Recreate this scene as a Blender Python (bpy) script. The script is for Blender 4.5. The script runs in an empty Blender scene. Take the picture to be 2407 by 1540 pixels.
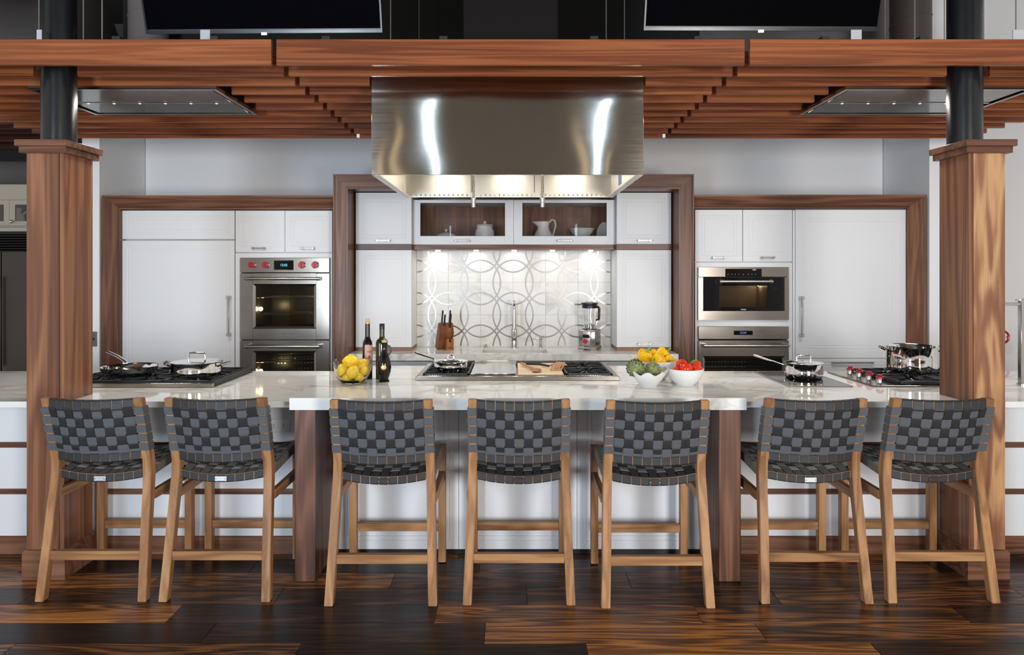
import bpy, bmesh, math, random
from mathutils import Vector, Matrix
random.seed(7)
S = bpy.context.scene
COL = S.collection
F = 1600.0; CX = 1203.5; HY = 638.0; CH = 1.6

# ---------------------------------------------------------------- camera
cam = bpy.data.cameras.new('camera'); camo = bpy.data.objects.new('camera', cam); COL.objects.link(camo)
camo.location = (0, 0, CH); camo.rotation_euler = (math.radians(90), 0, 0)
cam.sensor_width = 36; cam.lens = F / 2407 * 36; cam.shift_y = -(770 - HY) / 2407
cam.clip_start = 0.05; cam.clip_end = 100
S.camera = camo
# ---------------------------------------------------------------- world + light
S.view_settings.view_transform = 'Standard'; S.view_settings.look = 'None'
S.view_settings.exposure = 0.0; S.view_settings.gamma = 1.0; S.view_settings.use_curve_mapping = False
w = bpy.data.worlds.new('room_ambient'); S.world = w; w.use_nodes = True
w.node_tree.nodes['Background'].inputs[0].default_value = (0.90, 0.88, 0.86, 1)
w.node_tree.nodes['Background'].inputs[1].default_value = 0.80

def area(name, loc, target, sx, sy, power, color=(1, 1, 1)):
    l = bpy.data.lights.new(name, 'AREA'); l.shape = 'RECTANGLE'; l.size = sx; l.size_y = sy
    l.energy = power; l.color = color
    o = bpy.data.objects.new(name, l); COL.objects.link(o); o.location = loc
    o.rotation_euler = (Vector(target) - Vector(loc)).to_track_quat('-Z', 'Y').to_euler()
    return o
area('window_light_left', (-2.72, -2.6, 1.40), (-0.6, 4.6, 1.9), 1.25, 2.3, 260, (0.74, 0.87, 1.0))  # bluish softbox added behind the camera as key light
area('window_light_right', (2.72, -2.6, 1.40), (0.6, 4.6, 1.9), 1.25, 2.3, 250, (1.0, 0.97, 0.93))  # second added softbox, neutral key from the right

# ---------------------------------------------------------------- materials
MATS = {}
def newmat(name):
    m = bpy.data.materials.new(name); m.use_nodes = True; MATS[name] = m
    return m, m.node_tree.nodes, m.node_tree.links, m.node_tree.nodes['Principled BSDF']
def plain(name, col, rough=0.5, metal=0.0, **kw):
    m, n, l, b = newmat(name)
    b.inputs['Base Color'].default_value = (*col, 1); b.inputs['Roughness'].default_value = rough
    b.inputs['Metallic'].default_value = metal
    for k, v in kw.items(): b.inputs[k.replace('_', ' ')].default_value = v
    # slight procedural unevenness
    tc = n.new('ShaderNodeTexCoord'); no = n.new('ShaderNodeTexNoise'); no.inputs['Scale'].default_value = 14
    mr = n.new('ShaderNodeMapRange'); mr.inputs[3].default_value = max(0.0, rough - 0.03); mr.inputs[4].default_value = rough + 0.03
    l.new(tc.outputs['Object'], no.inputs['Vector']); l.new(no.outputs[0], mr.inputs[0]); l.new(mr.outputs[0], b.inputs['Roughness'])
    return m
def emis(name, col, strength):
    m, n, l, b = newmat(name)
    b.inputs['Base Color'].default_value = (0, 0, 0, 1)
    b.inputs['Emission Color'].default_value = (*col, 1); b.inputs['Emission Strength'].default_value = strength
    return m
def math_node(n, op, a=None, b=None):
    x = n.new('ShaderNodeMath'); x.operation = op
    if b is not None and not hasattr(b, 'links'): x.inputs[1].default_value = b
    return x
def wood(name, axis, cols, s_len=0.9, s_cross=7.0, rings=26.0, ring_w=0.55, rough=0.35, coat=0.0, bump=0.05, tint=False, rnd=0.25):
    """contour lines of a stretched noise = cathedral grain, plus fibres; grain runs along local axis 0/1/2"""
    m, n, l, b = newmat(name)
    tc = n.new('ShaderNodeTexCoord'); oi = n.new('ShaderNodeObjectInfo')
    mul = n.new('ShaderNodeVectorMath'); mul.operation = 'SCALE'; mul.inputs[0].default_value = (37, 53, 71)
    l.new(oi.outputs['Random'], mul.inputs['Scale'])
    add = n.new('ShaderNodeVectorMath'); add.operation = 'ADD'
    l.new(tc.outputs['Object'], add.inputs[0]); l.new(mul.outputs[0], add.inputs[1])
    mp = n.new('ShaderNodeMapping'); sc = [s_cross] * 3; sc[axis] = s_len; mp.inputs['Scale'].default_value = sc
    l.new(add.outputs[0], mp.inputs[0])
    n1 = n.new('ShaderNodeTexNoise'); n1.inputs['Scale'].default_value = 1.0; n1.inputs['Detail'].default_value = 2.0; n1.inputs['Distortion'].default_value = 0.35
    l.new(mp.outputs[0], n1.inputs['Vector'])
    k = math_node(n, 'MULTIPLY', None, rings); l.new(n1.outputs[0], k.inputs[0])
    sn = n.new('ShaderNodeMath'); sn.operation = 'SINE'; l.new(k.outputs[0], sn.inputs[0])
    mp2 = n.new('ShaderNodeMapping'); sc2 = [s_cross * 22] * 3; sc2[axis] = s_len * 3.5; mp2.inputs['Scale'].default_value = sc2
    l.new(add.outputs[0], mp2.inputs[0])
    n2 = n.new('ShaderNodeTexNoise'); n2.inputs['Scale'].default_value = 1.0; n2.inputs['Detail'].default_value = 3.0
    l.new(mp2.outputs[0], n2.inputs['Vector'])
    mr = n.new('ShaderNodeMapRange'); mr.inputs[1].default_value = -1; mr.inputs[2].default_value = 1
    mr.inputs[3].default_value = 0; mr.inputs[4].default_value = ring_w
    l.new(sn.outputs[0], mr.inputs[0])
    f2 = math_node(n, 'MULTIPLY', None, 0.45); l.new(n2.outputs[0], f2.inputs[0])
    a1 = n.new('ShaderNodeMath'); a1.operation = 'ADD'; l.new(mr.outputs[0], a1.inputs[0]); l.new(f2.outputs[0], a1.inputs[1])
    # low frequency tone
    n3 = n.new('ShaderNodeTexNoise'); n3.inputs['Scale'].default_value = 0.45; n3.inputs['Detail'].default_value = 1.0; l.new(mp.outputs[0], n3.inputs['Vector'])
    f3 = math_node(n, 'MULTIPLY', None, 0.5); l.new(n3.outputs[0], f3.inputs[0])
    a2 = n.new('ShaderNodeMath'); a2.operation = 'ADD'; l.new(a1.outputs[0], a2.inputs[0]); l.new(f3.outputs[0], a2.inputs[1])
    r2 = n.new('ShaderNodeMapRange'); r2.inputs[1].default_value = 0; r2.inputs[2].default_value = 1; r2.inputs[3].default_value = -rnd - 0.12; r2.inputs[4].default_value = rnd - 0.12
    if tint:
        sx = n.new('ShaderNodeSeparateColor'); l.new(oi.outputs['Color'], sx.inputs[0]); l.new(sx.outputs[0], r2.inputs[0])
    else:
        l.new(oi.outputs['Random'], r2.inputs[0])
    a3 = n.new('ShaderNodeMath'); a3.operation = 'ADD'; l.new(a2.outputs[0], a3.inputs[0]); l.new(r2.outputs[0], a3.inputs[1])
    rp = n.new('ShaderNodeValToRGB'); e = rp.color_ramp.elements
    for i, (p, c) in enumerate(cols):
        el = e[i] if i < 2 else e.new(p)
        el.position = p; el.color = (*c, 1)
    l.new(a3.outputs[0], rp.inputs[0]); l.new(rp.outputs[0], b.inputs['Base Color'])
    b.inputs['Specular IOR Level'].default_value = 0.3; b.inputs['Roughness'].default_value = rough; b.inputs['Coat Weight'].default_value = coat; b.inputs['Coat Roughness'].default_value = 0.12
    bp = n.new('ShaderNodeBump'); bp.inputs['Strength'].default_value = bump; bp.inputs['Distance'].default_value = 0.002
    l.new(n2.outputs[0], bp.inputs['Height']); l.new(bp.outputs[0], b.inputs['Normal'])
    return m
WAL = [(0.15, (0.060, 0.025, 0.015)), (0.95, (0.30, 0.142, 0.082)), (0.5, (0.160, 0.070, 0.041))]
for ax, nm in enumerate(('walnut_x', 'walnut_y', 'walnut_z')):
    wood(nm, ax, WAL, s_len=0.5, s_cross=9, rings=34, ring_w=0.32, rough=0.34, rnd=0.10)
wood('column_walnut', 2, [(0.12, (0.085, 0.036, 0.021)), (0.95, (0.44, 0.205, 0.100)), (0.5, (0.225, 0.095, 0.052))], s_len=0.34, s_cross=8, rings=34, ring_w=0.32, rough=0.32, rnd=0.12)
wood('mahogany', 0, [(0.12, (0.095, 0.023, 0.009)), (0.95, (0.42, 0.138, 0.048)), (0.5, (0.250, 0.070, 0.024))], s_len=0.55, s_cross=24, rings=26, ring_w=0.34, rough=0.36, rnd=0.16)
for ax, nm in enumerate(('teak_x', 'teak_y', 'teak_z')):
    wood(nm, ax, [(0.1, (0.17, 0.072, 0.030)), (0.95, (0.46, 0.240, 0.105)), (0.5, (0.33, 0.158, 0.066))], s_len=1.4, s_cross=14, rings=20, ring_w=0.5, rough=0.45, rnd=0.12)
wood('floor_plank', 0, [(0.22, (0.012, 0.008, 0.007)), (1.0, (0.56, 0.215, 0.050)), (0.50, (0.045, 0.020, 0.012)), (0.74, (0.22, 0.078, 0.022))], s_len=0.7, s_cross=9.5, rings=62, ring_w=0.34, rough=0.30, coat=0.0, tint=True, rnd=0.35)
wood('column_sap', 2, [(0.12, (0.16, 0.065, 0.035)), (0.9, (0.60, 0.34, 0.165)), (0.5, (0.33, 0.150, 0.080))], s_len=1.3, s_cross=9, rings=24, ring_w=0.5, rough=0.32, rnd=0.0)
wood('maple', 0, [(0.1, (0.50, 0.33, 0.19)), (0.95, (0.80, 0.62, 0.42)), (0.5, (0.68, 0.49, 0.31))], s_len=2, s_cross=20, rings=14, ring_w=0.5, rough=0.5)
wood('cherry_block', 2, [(0.1, (0.09, 0.028, 0.012)), (0.95, (0.25, 0.085, 0.033)), (0.5, (0.165, 0.052, 0.02))], s_len=3, s_cross=25, rings=12, ring_w=0.5, rough=0.38)
plain('white_lacquer', (0.735, 0.735, 0.755), 0.42, Specular_IOR_Level=0.3)
plain('wall_paint', (0.82, 0.81, 0.82), 0.65)
plain('shade_paint', (0.17, 0.16, 0.155), 0.7)
plain('dark_ceiling', (0.012, 0.011, 0.010), 0.8)
plain('dark_wall', (0.020, 0.019, 0.017), 0.7)
plain('brown_duct', (0.010, 0.0065, 0.0065), 0.6, Specular_IOR_Level=0.15)
plain('duct_grey', (0.30, 0.26, 0.245), 0.55)
plain('black_paint', (0.008, 0.009, 0.011), 0.28)
plain('cast_iron', (0.018, 0.018, 0.020), 0.45)
plain('black_plastic', (0.012, 0.012, 0.013), 0.35)
plain('black_gloss', (0.006, 0.006, 0.007), 0.05)
plain('rubber', (0.01, 0.01, 0.01), 0.8)
plain('ceramic', (0.80, 0.79, 0.77), 0.12)
plain('red_knob', (0.42, 0.012, 0.025), 0.28)
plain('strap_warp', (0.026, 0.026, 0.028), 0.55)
plain('strap_weft', (0.100, 0.103, 0.114), 0.50)  # same webbing as the warp; its sheen is put into a lighter colour
plain('seat_weft', (0.19, 0.18, 0.155), 0.50)  # seat webbing, sheen likewise painted in as a paler tone
plain('polished_steel', (0.80, 0.79, 0.77), 0.06, 1.0)
plain('satin_nickel', (0.55, 0.53, 0.50), 0.22, 1.0)
plain('grey_plate', (0.12, 0.12, 0.13), 0.4)
plain('white_plastic', (0.78, 0.78, 0.79), 0.35)
plain('silver_label', (0.72, 0.75, 0.80), 0.35, 0.6)
plain('leather_brown', (0.03, 0.016, 0.012), 0.5)
plain('yellow_fruit', (0.95, 0.62, 0.015), 0.35, Subsurface_Weight=0.1)
plain('pepper_yellow', (0.88, 0.47, 0.004), 0.16)
plain('tomato_red', (0.72, 0.035, 0.010), 0.12)
plain('stem_green', (0.16, 0.30, 0.03), 0.45)
plain('cork', (0.62, 0.40, 0.24), 0.7)
plain('label_pink', (0.62, 0.36, 0.28), 0.6)
plain('label_gold', (0.66, 0.46, 0.16), 0.4, 0.3)
plain('label_print', (0.30, 0.05, 0.04), 0.6)
plain('logo_dark', (0.04, 0.015, 0.008), 0.6)
plain('logo_silver', (0.6, 0.6, 0.6), 0.3, 0.8)
plain('cream_paint', (0.60, 0.54, 0.43), 0.5)
plain('balsamic_glass', (0.010, 0.006, 0.005), 0.04)
plain('olive_glass', (0.030, 0.034, 0.006), 0.05)
plain('oven_cavity', (0.035, 0.030, 0.018), 0.25)
plain('slate_glass', (0.20, 0.20, 0.205), 0.10, 0.3)
plain('grout', (0.62, 0.60, 0.57), 0.7)
plain('seam_dark', (0.03, 0.028, 0.026), 0.7)
emis('display_cyan', (0.15, 0.75, 0.9), 1.6)
emis('display_white', (0.7, 0.85, 1.0), 1.2)
emis('display_blue', (0.2, 0.25, 0.9), 1.0)
emis('warm_lamp', (1.0, 0.78, 0.40), 70.0)
emis('hood_lamp', (1.0, 0.93, 0.78), 6.0)
emis('spot_lamp', (1.0, 0.92, 0.75), 1.0)
emis('slit_pane', (0.62, 0.82, 1.0), 22.0)  # added glow, gives the hood steel its bright streaks
emis('warm_pane', (1.0, 0.80, 0.50), 0.9)  # added glow standing in for warm stripes reflected in the hood
def steel(name, axis, col=(0.37, 0.335, 0.295), rough=0.19, wob=0.0):
    m, n, l, b = newmat(name)
    b.inputs['Base Color'].default_value = (*col, 1); b.inputs['Metallic'].default_value = 1; b.inputs['Roughness'].default_value = rough
    tc = n.new('ShaderNodeTexCoord'); mp = n.new('ShaderNodeMapping'); sc = [900] * 3; sc[axis] = 4; mp.inputs['Scale'].default_value = sc
    no = n.new('ShaderNodeTexNoise'); no.inputs['Scale'].default_value = 1; no.inputs['Detail'].default_value = 2
    l.new(tc.outputs['Object'], mp.inputs[0]); l.new(mp.outputs[0], no.inputs['Vector'])
    mr = n.new('ShaderNodeMapRange'); mr.inputs[3].default_value = rough - 0.06; mr.inputs[4].default_value = rough + 0.08
    l.new(no.outputs[0], mr.inputs[0]); l.new(mr.outputs[0], b.inputs['Roughness'])
    bp = n.new('ShaderNodeBump'); bp.inputs['Strength'].default_value = 0.02; bp.inputs['Distance'].default_value = 0.001
    l.new(no.outputs[0], bp.inputs['Height'])
    if wob:
        n2 = n.new('ShaderNodeTexNoise'); n2.inputs['Scale'].default_value = 1.0; n2.inputs['Detail'].default_value = 0
        m2 = n.new('ShaderNodeMapping'); m2.inputs['Scale'].default_value = (2.6, 1, 3.4); l.new(tc.outputs['Object'], m2.inputs[0]); l.new(m2.outputs[0], n2.inputs['Vector'])
        b2 = n.new('ShaderNodeBump'); b2.inputs['Strength'].default_value = 1.0; b2.inputs['Distance'].default_value = wob
        l.new(n2.outputs[0], b2.inputs['Height']); l.new(b2.outputs[0], bp.inputs['Normal'])
    l.new(bp.outputs[0], b.inputs['Normal'])
    if wob:
        tg = n.new('ShaderNodeTangent'); tg.direction_type = 'RADIAL'; tg.axis = 'Z'; l.new(tg.outputs[0], b.inputs['Tangent'])
        b.inputs['Anisotropic'].default_value = 0.9; b.inputs['Anisotropic Rotation'].default_value = 0.25; bp.inputs['Strength'].default_value = 0.004
steel('brushed_steel', 0); steel('brushed_steel_v', 2); steel('hood_steel', 0, (0.58, 0.53, 0.475), 0.085, 0.006)
steel('liner_steel', 0, (0.52, 0.50, 0.45), 0.30)
steel('inlay_steel', 0, (0.34, 0.315, 0.30), 0.30)
plain('screen_black', (0.003, 0.003, 0.004), 0.4, Specular_IOR_Level=0.0)
def marble(name, base=(0.85, 0.84, 0.815), vein=(0.42, 0.40, 0.36), sc=1.6, rough=0.06, rnd=False):
    m, n, l, b = newmat(name)
    tc = n.new('ShaderNodeTexCoord'); vec = tc.outputs['Object']
    if rnd:
        oi = n.new('ShaderNodeObjectInfo'); mul = n.new('ShaderNodeVectorMath'); mul.operation = 'SCALE'; mul.inputs[0].default_value = (13, 29, 17)
        l.new(oi.outputs['Random'], mul.inputs['Scale']); ad = n.new('ShaderNodeVectorMath'); ad.operation = 'ADD'
        l.new(vec, ad.inputs[0]); l.new(mul.outputs[0], ad.inputs[1]); vec = ad.outputs[0]
    mp = n.new('ShaderNodeMapping'); mp.inputs['Scale'].default_value = (1.0, 1.9, 1.6); mp.inputs['Rotation'].default_value = (0.3, 0.5, 0.45)
    l.new(vec, mp.inputs[0])
    prev = None
    for s, wd, am in ((sc, 26, 0.55), (sc * 2.7, 24, 0.25)) if rnd else ((sc, 22, 0.9), (sc * 2.7, 20, 0.45)):
        no = n.new('ShaderNodeTexNoise'); no.inputs['Scale'].default_value = s; no.inputs['Detail'].default_value = 5; no.inputs['Distortion'].default_value = 0.9
        l.new(mp.outputs[0], no.inputs['Vector'])
        d = math_node(n, 'SUBTRACT', None, 0.5); l.new(no.outputs[0], d.inputs[0])
        ab = n.new('ShaderNodeMath'); ab.operation = 'ABSOLUTE'; l.new(d.outputs[0], ab.inputs[0])
        k = math_node(n, 'MULTIPLY', None, wd); l.new(ab.outputs[0], k.inputs[0])
        inv = n.new('ShaderNodeMath'); inv.operation = 'SUBTRACT'; inv.use_clamp = True; inv.inputs[0].default_value = 1; l.new(k.outputs[0], inv.inputs[1])
        am_ = math_node(n, 'MULTIPLY', None, am); l.new(inv.outputs[0], am_.inputs[0])
        if prev is None: prev = am_
        else:
            mx = n.new('ShaderNodeMath'); mx.operation = 'MAXIMUM'; l.new(prev.outputs[0], mx.inputs[0]); l.new(am_.outputs[0], mx.inputs[1]); prev = mx
    gate = n.new('ShaderNodeTexNoise'); gate.inputs['Scale'].default_value = sc * 0.9; l.new(mp.outputs[0], gate.inputs['Vector'])
    gr = n.new('ShaderNodeMapRange'); gr.inputs[1].default_value = 0.42 if rnd else 0.36; gr.inputs[2].default_value = 0.66 if rnd else 0.60; l.new(gate.outputs[0], gr.inputs[0])
    g2 = n.new('ShaderNodeMath'); g2.operation = 'MULTIPLY'; l.new(prev.outputs[0], g2.inputs[0]); l.new(gr.outputs[0], g2.inputs[1])
    mix = n.new('ShaderNodeMix'); mix.data_type = 'RGBA'; mix.inputs[6].default_value = (*base, 1); mix.inputs[7].default_value = (*vein, 1)
    l.new(g2.outputs[0], mix.inputs[0]); l.new(mix.outputs[2], b.inputs['Base Color'])
    b.inputs['Roughness'].default_value = rough
    if rnd: b.inputs['Specular IOR Level'].default_value = 0.12
marble('marble'); marble('tile_marble', (0.80, 0.79, 0.77), (0.46, 0.43, 0.39), 2.2, 0.5, True)
m, n, l, b = newmat('artichoke')
tc = n.new('ShaderNodeTexCoord'); no = n.new('ShaderNodeTexNoise'); no.inputs['Scale'].default_value = 45; no.inputs['Detail'].default_value = 4
rp = n.new('ShaderNodeValToRGB'); rp.color_ramp.elements[0].color = (0.075, 0.085, 0.022, 1); rp.color_ramp.elements[1].color = (0.30, 0.34, 0.14, 1)
rp.color_ramp.elements[0].position = 0.3; rp.color_ramp.elements[1].position = 0.68
e = rp.color_ramp.elements.new(0.8); e.color = (0.26, 0.16, 0.06, 1)
l.new(tc.outputs['Object'], no.inputs['Vector']); l.new(no.outputs[0], rp.inputs[0]); l.new(rp.outputs[0], b.inputs['Base Color']); b.inputs['Roughness'].default_value = 0.55
def glass(name, col=(1, 1, 1), rough=0.0, ior=1.45):
    m, n, l, b = newmat(name)
    b.inputs['Base Color'].default_value = (*col, 1); b.inputs['Transmission Weight'].default_value = 1; b.inputs['Roughness'].default_value = rough; b.inputs['IOR'].default_value = ior
glass('clear_glass', (1, 1, 1), 0, 1.35); glass('pane_glass', (0.98, 0.98, 0.98), 0, 1.25); glass('oven_glass', (0.55, 0.52, 0.45), 0, 1.3); glass('smoke_glass', (0.45, 0.42, 0.38), 0, 1.3)

# ---------------------------------------------------------------- helpers
def PX(px, D): return (px - CX) * D / F
def PZ(py, D): return CH - (py - HY) * D / F
ORG = {}
def finish(bm, smooth=None):
    bmesh.ops.recalc_face_normals(bm, faces=bm.faces)
    me = bpy.data.meshes.new('mesh'); bm.to_mesh(me); bm.free()
    if smooth:
        me.polygons.foreach_set('use_smooth', [True] * len(me.polygons)); me.set_sharp_from_angle(angle=math.radians(smooth))
    return me
def obj(name, bm, mat, parent=None, smooth=40, label=None, kind=None, local=False):
    """bm is in world coordinates unless local; becomes ONE mesh object"""
    me = finish(bm, smooth) if isinstance(bm, bmesh.types.BMesh) else bm
    o = bpy.data.objects.new(name, me); me.name = name
    COL.objects.link(o)
    if mat: me.materials.append(MATS[mat])
    if parent is not None:
        o.parent = parent; org = ORG[parent.name]; ORG[o.name] = org
        if not local and isinstance(org, Vector): me.transform(Matrix.Translation(-org))
    else:
        if not local and me.vertices:
            xs = [v.co.x for v in me.vertices]; ys = [v.co.y for v in me.vertices]; zs = [v.co.z for v in me.vertices]
            org = Vector(((min(xs) + max(xs)) / 2, (min(ys) + max(ys)) / 2, min(zs)))
            me.transform(Matrix.Translation(-org)); o.location = org
        else: org = Vector((0, 0, 0))
        ORG[o.name] = org
    if label: o['label'] = label
    if kind: o['kind'] = kind
    return o
def tag(o, label, cat, group=None):
    o['label'] = label; o['category'] = cat
    if group: o['group'] = group
    return o
def thing(name, label, cat, loc, group=None, rotz=0):
    o = bpy.data.objects.new(name, None); COL.objects.link(o); o.location = loc; o.rotation_euler = (0, 0, rotz)
    o.empty_display_size = 0.05; ORG[o.name] = Vector(loc)
    if rotz: ORG[o.name] = Vector((0, 0, 0))
    return tag(o, label, cat, group)
def struct(name, bm, mat, label=None, smooth=40):
    o = obj(name, bm, mat, None, smooth); o['kind'] = 'structure'
    if label: o['label'] = label
    return o
def B(): return bmesh.new()
def box(bm, x0, x1, y0, y1, z0, z1, bev=0.0, seg=1):
    r = bmesh.ops.create_cube(bm, size=1.0); vs = r['verts']
    bmesh.ops.scale(bm, vec=(x1 - x0, y1 - y0, z1 - z0), verts=vs)
    bmesh.ops.translate(bm, vec=((x0 + x1) / 2, (y0 + y1) / 2, (z0 + z1) / 2), verts=vs)
    if bev:
        es = list({e for v in vs for e in v.link_edges})
        bmesh.ops.bevel(bm, geom=es, offset=bev, segments=seg, affect='EDGES', profile=0.5)
    return bm
def bx(*a, **k): return box(B(), *a, **k)
def tube(bm, pts, r, n=10, closed=False, caps=True, flat=1.0, up=None):
    pts = [Vector(p) for p in pts]; m = len(pts); rs = r if isinstance(r, (list, tuple)) else [r] * m
    rings = []; prev = None
    for i, p in enumerate(pts):
        a = pts[(i - 1) % m] if (closed or i > 0) else p; c = pts[(i + 1) % m] if (closed or i < m - 1) else p
        t = (c - a).normalized()
        ref = Vector(up) if up else (prev if prev is not None else (Vector((0, 0, 1)) if abs(t.z) < 0.9 else Vector((1, 0, 0))))
        u = (ref - t * ref.dot(t))
        if u.length < 1e-6: u = t.orthogonal()
        u.normalize(); v = t.cross(u); prev = u
        rings.append([bm.verts.new(p + (u * math.cos(2 * math.pi * k / n) * flat + v * math.sin(2 * math.pi * k / n)) * rs[i]) for k in range(n)])
    for i in range(m if closed else m - 1):
        a, c = rings[i], rings[(i + 1) % m]
        for k in range(n): bm.faces.new((a[k], a[(k + 1) % n], c[(k + 1) % n], c[k]))
    if not closed and caps: bm.faces.new(rings[0]); bm.faces.new(rings[-1][::-1])
    return bm
def cyl(bm, p0, p1, r, n=20, r1=None): return tube(bm, [p0, p1], [r, r if r1 is None else r1], n)
def lathe(bm, prof, c=(0, 0, 0), n=32, rfun=None):
    """prof: list of (r,z); r==0 makes a pole"""
    rows = []
    for (r, z) in prof:
        if r < 1e-6: rows.append([bm.verts.new((c[0], c[1], c[2] + z))])
        else: rows.append([bm.verts.new((c[0] + r * (rfun(k / n, z) if rfun else 1) * math.cos(2 * math.pi * k / n), c[1] + r * (rfun(k / n, z) if rfun else 1) * math.sin(2 * math.pi * k / n), c[2] + z)) for k in range(n)])
    for a, c2 in zip(rows, rows[1:]):
        for k in range(n):
            k2 = (k + 1) % n
            if len(a) == 1 and len(c2) == 1: break
            if len(a) == 1: bm.faces.new((a[0], c2[k], c2[k2]))
            elif len(c2) == 1: bm.faces.new((a[k], a[k2], c2[0]))
            else: bm.faces.new((a[k], a[k2], c2[k2], c2[k]))
    return bm
def prism(bm, poly, a0, a1, axis):
    """poly in the two other axes (order x,y / x,z / y,z)"""
    def mk(p, a): return {2: (p[0], p[1], a), 1: (p[0], a, p[1]), 0: (a, p[0], p[1])}[axis]
    v0 = [bm.verts.new(mk(p, a0)) for p in poly]; v1 = [bm.verts.new(mk(p, a1)) for p in poly]
    bm.faces.new(v0); bm.faces.new(v1[::-1]); k = len(poly)
    for i in range(k): bm.faces.new((v0[i], v0[(i + 1) % k], v1[(i + 1) % k], v1[i]))
    return bm
def hexa(bm, A, Bq):
    """two quads of points joined"""
    a = [bm.verts.new(p) for p in A]; c = [bm.verts.new(p) for p in Bq]
    bm.faces.new(a); bm.faces.new(c[::-1])
    for i in range(4): bm.faces.new((a[i], a[(i + 1) % 4], c[(i + 1) % 4], c[i]))
    return bm
def routed(bm, x0, x1, z0, z1, y, t, rings):
    """slab whose front (towards -Y at y) carries concentric routed rectangles: rings (inset, depth)"""
    def rect(i, d): return [bm.verts.new(p) for p in ((x0 + i, y + d, z0 + i), (x1 - i, y + d, z0 + i), (x1 - i, y + d, z1 - i), (x0 + i, y + d, z1 - i))]
    back = rect(0, t); seq = [back, rect(0, 0.0015)] + [rect(i, d) for i, d in rings]
    for a, c in zip(seq, seq[1:]):
        for k in range(4): bm.faces.new((a[k], a[(k + 1) % 4], c[(k + 1) % 4], c[k]))
    bm.faces.new(seq[-1]); bm.faces.new(back[::-1])
    return bm
def DOOR(inset=0.05, g=0.0022): return [(0.0015, 0), (inset, 0), (inset + .003, g), (inset + .007, g), (inset + .010, 0), (inset + .026, 0), (inset + .029, g), (inset + .033, g), (inset + .036, 0)]
def framebox(bm, x0, x1, y0, y1, z0, z1, wx, wz):
    """rectangular frame (hole through Y)"""
    box(bm, x0, x0 + wx, y0, y1, z0, z1); box(bm, x1 - wx, x1, y0, y1, z0, z1)
    box(bm, x0 + wx, x1 - wx, y0, y1, z0, z0 + wz); box(bm, x0 + wx, x1 - wx, y0, y1, z1 - wz, z1); return bm
def text(name, s, size, loc, mat, parent, rot=(math.pi / 2, 0, 0), depth=0.0006, align='CENTER'):
    cu = bpy.data.curves.new(name, 'FONT'); cu.body = s; cu.size = size; cu.extrude = depth; cu.align_x = align; cu.align_y = 'CENTER'; cu.resolution_u = 3
    t = bpy.data.objects.new('tmp', cu); COL.objects.link(t)
    bpy.context.view_layer.update()
    me = bpy.data.meshes.new_from_object(t.evaluated_get(bpy.context.evaluated_depsgraph_get()))
    bpy.data.objects.remove(t); bpy.data.curves.remove(cu)
    me.materials.clear()
    from mathutils import Euler
    me.transform(Matrix.Translation(Vector(loc)) @ Euler(rot).to_matrix().to_4x4())
    return obj(name, me, mat, parent, None)
def copy_tree(o, parent=None):
    c = o.copy(); COL.objects.link(c); c.parent = parent; ORG[c.name] = ORG.get(o.name, Vector((0, 0, 0)))
    for ch in list(o.children): copy_tree(ch, c)
    return c
def pull_h(parent, xc, z, y, L, r=0.005, mat='satin_nickel'):
    bm = B(); box(bm, xc - L / 2, xc + L / 2, y - .030, y - .022, z - r, z + r, 0.0015)
    for s in (-1, 1): box(bm, xc + s * L / 2 - .009, xc + s * L / 2 + .009, y - .033, y, z - .009, z + .009, 0.002)
    return obj('handle', bm, mat, parent)
def pull_v(parent, x, z0, z1, y, r=0.007, mat='satin_nickel'):
    bm = B(); box(bm, x - r, x + r, y - .044, y - .032, z0, z1, 0.002)
    for z in (z0, z1): box(bm, x - .013, x + .013, y - .048, y, z - .013, z + .013, 0.002)
    return obj('handle', bm, mat, parent)

plain('upper_grey', (0.20, 0.185, 0.185), 0.7)

# ================================================================ SETTING
# floor: base + individual planks (0.1713 x 1.2235 m), joints recessed
fl = struct('floor', bx(-7, 7, -6.2, 8.3, -0.06, -0.012), 'dark_wall', 'dark stained wood plank floor with orange grain')
PW = 0.1713; PL = 1.2235; Y0 = 3.4407
def plank_mesh(L):
    bm = bx(-L / 2 + .0008, L / 2 - .0008, -PW / 2 + .0008, PW / 2 - .0008, -0.012, 0, 0.0012); me = finish(bm); me.materials.append(MATS['floor_plank']); return me
pm = plank_mesh(PL)
ROWJ = {-2: -1.579, -3: -1.344, -4: -0.906, -1: -1.15, 0: -0.62, 1: -1.40, 2: -0.30}
LITE = {(-2, 0): .86, (-2, -1): .86, (-2, 1): .22, (-2, 2): .80, (-2, 3): .62, (-2, 4): .30, (-3, 0): .12, (-3, 1): .22, (-3, 2): .92, (-3, 3): .62, (-4, 0): .66, (-4, 1): .12, (-4, 2): .97, (-4, 3): .25,
        (-1, 0): .50, (-1, 1): .50, (-1, 2): .42, (-1, 3): .60, (-1, 4): .55, (-5, 1): .3, (-5, 2): .8}
for r in range(-11, 4):
    j0 = ROWJ.get(r, random.uniform(-1.7, -.5)); yc = Y0 + (r + .5) * PW
    for k in range(-2, 5):
        xc = j0 + (k - .5) * PL
        if abs(xc) > 4.2: continue
        o = bpy.data.objects.new('plank', pm); COL.objects.link(o); o.parent = fl
        o.location = Vector((xc, yc, 0)) - ORG['floor']
        t = LITE.get((r, k), random.choice((.15, .3, .45, .6, .75))); o.color = (t, t, t, 1)

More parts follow.
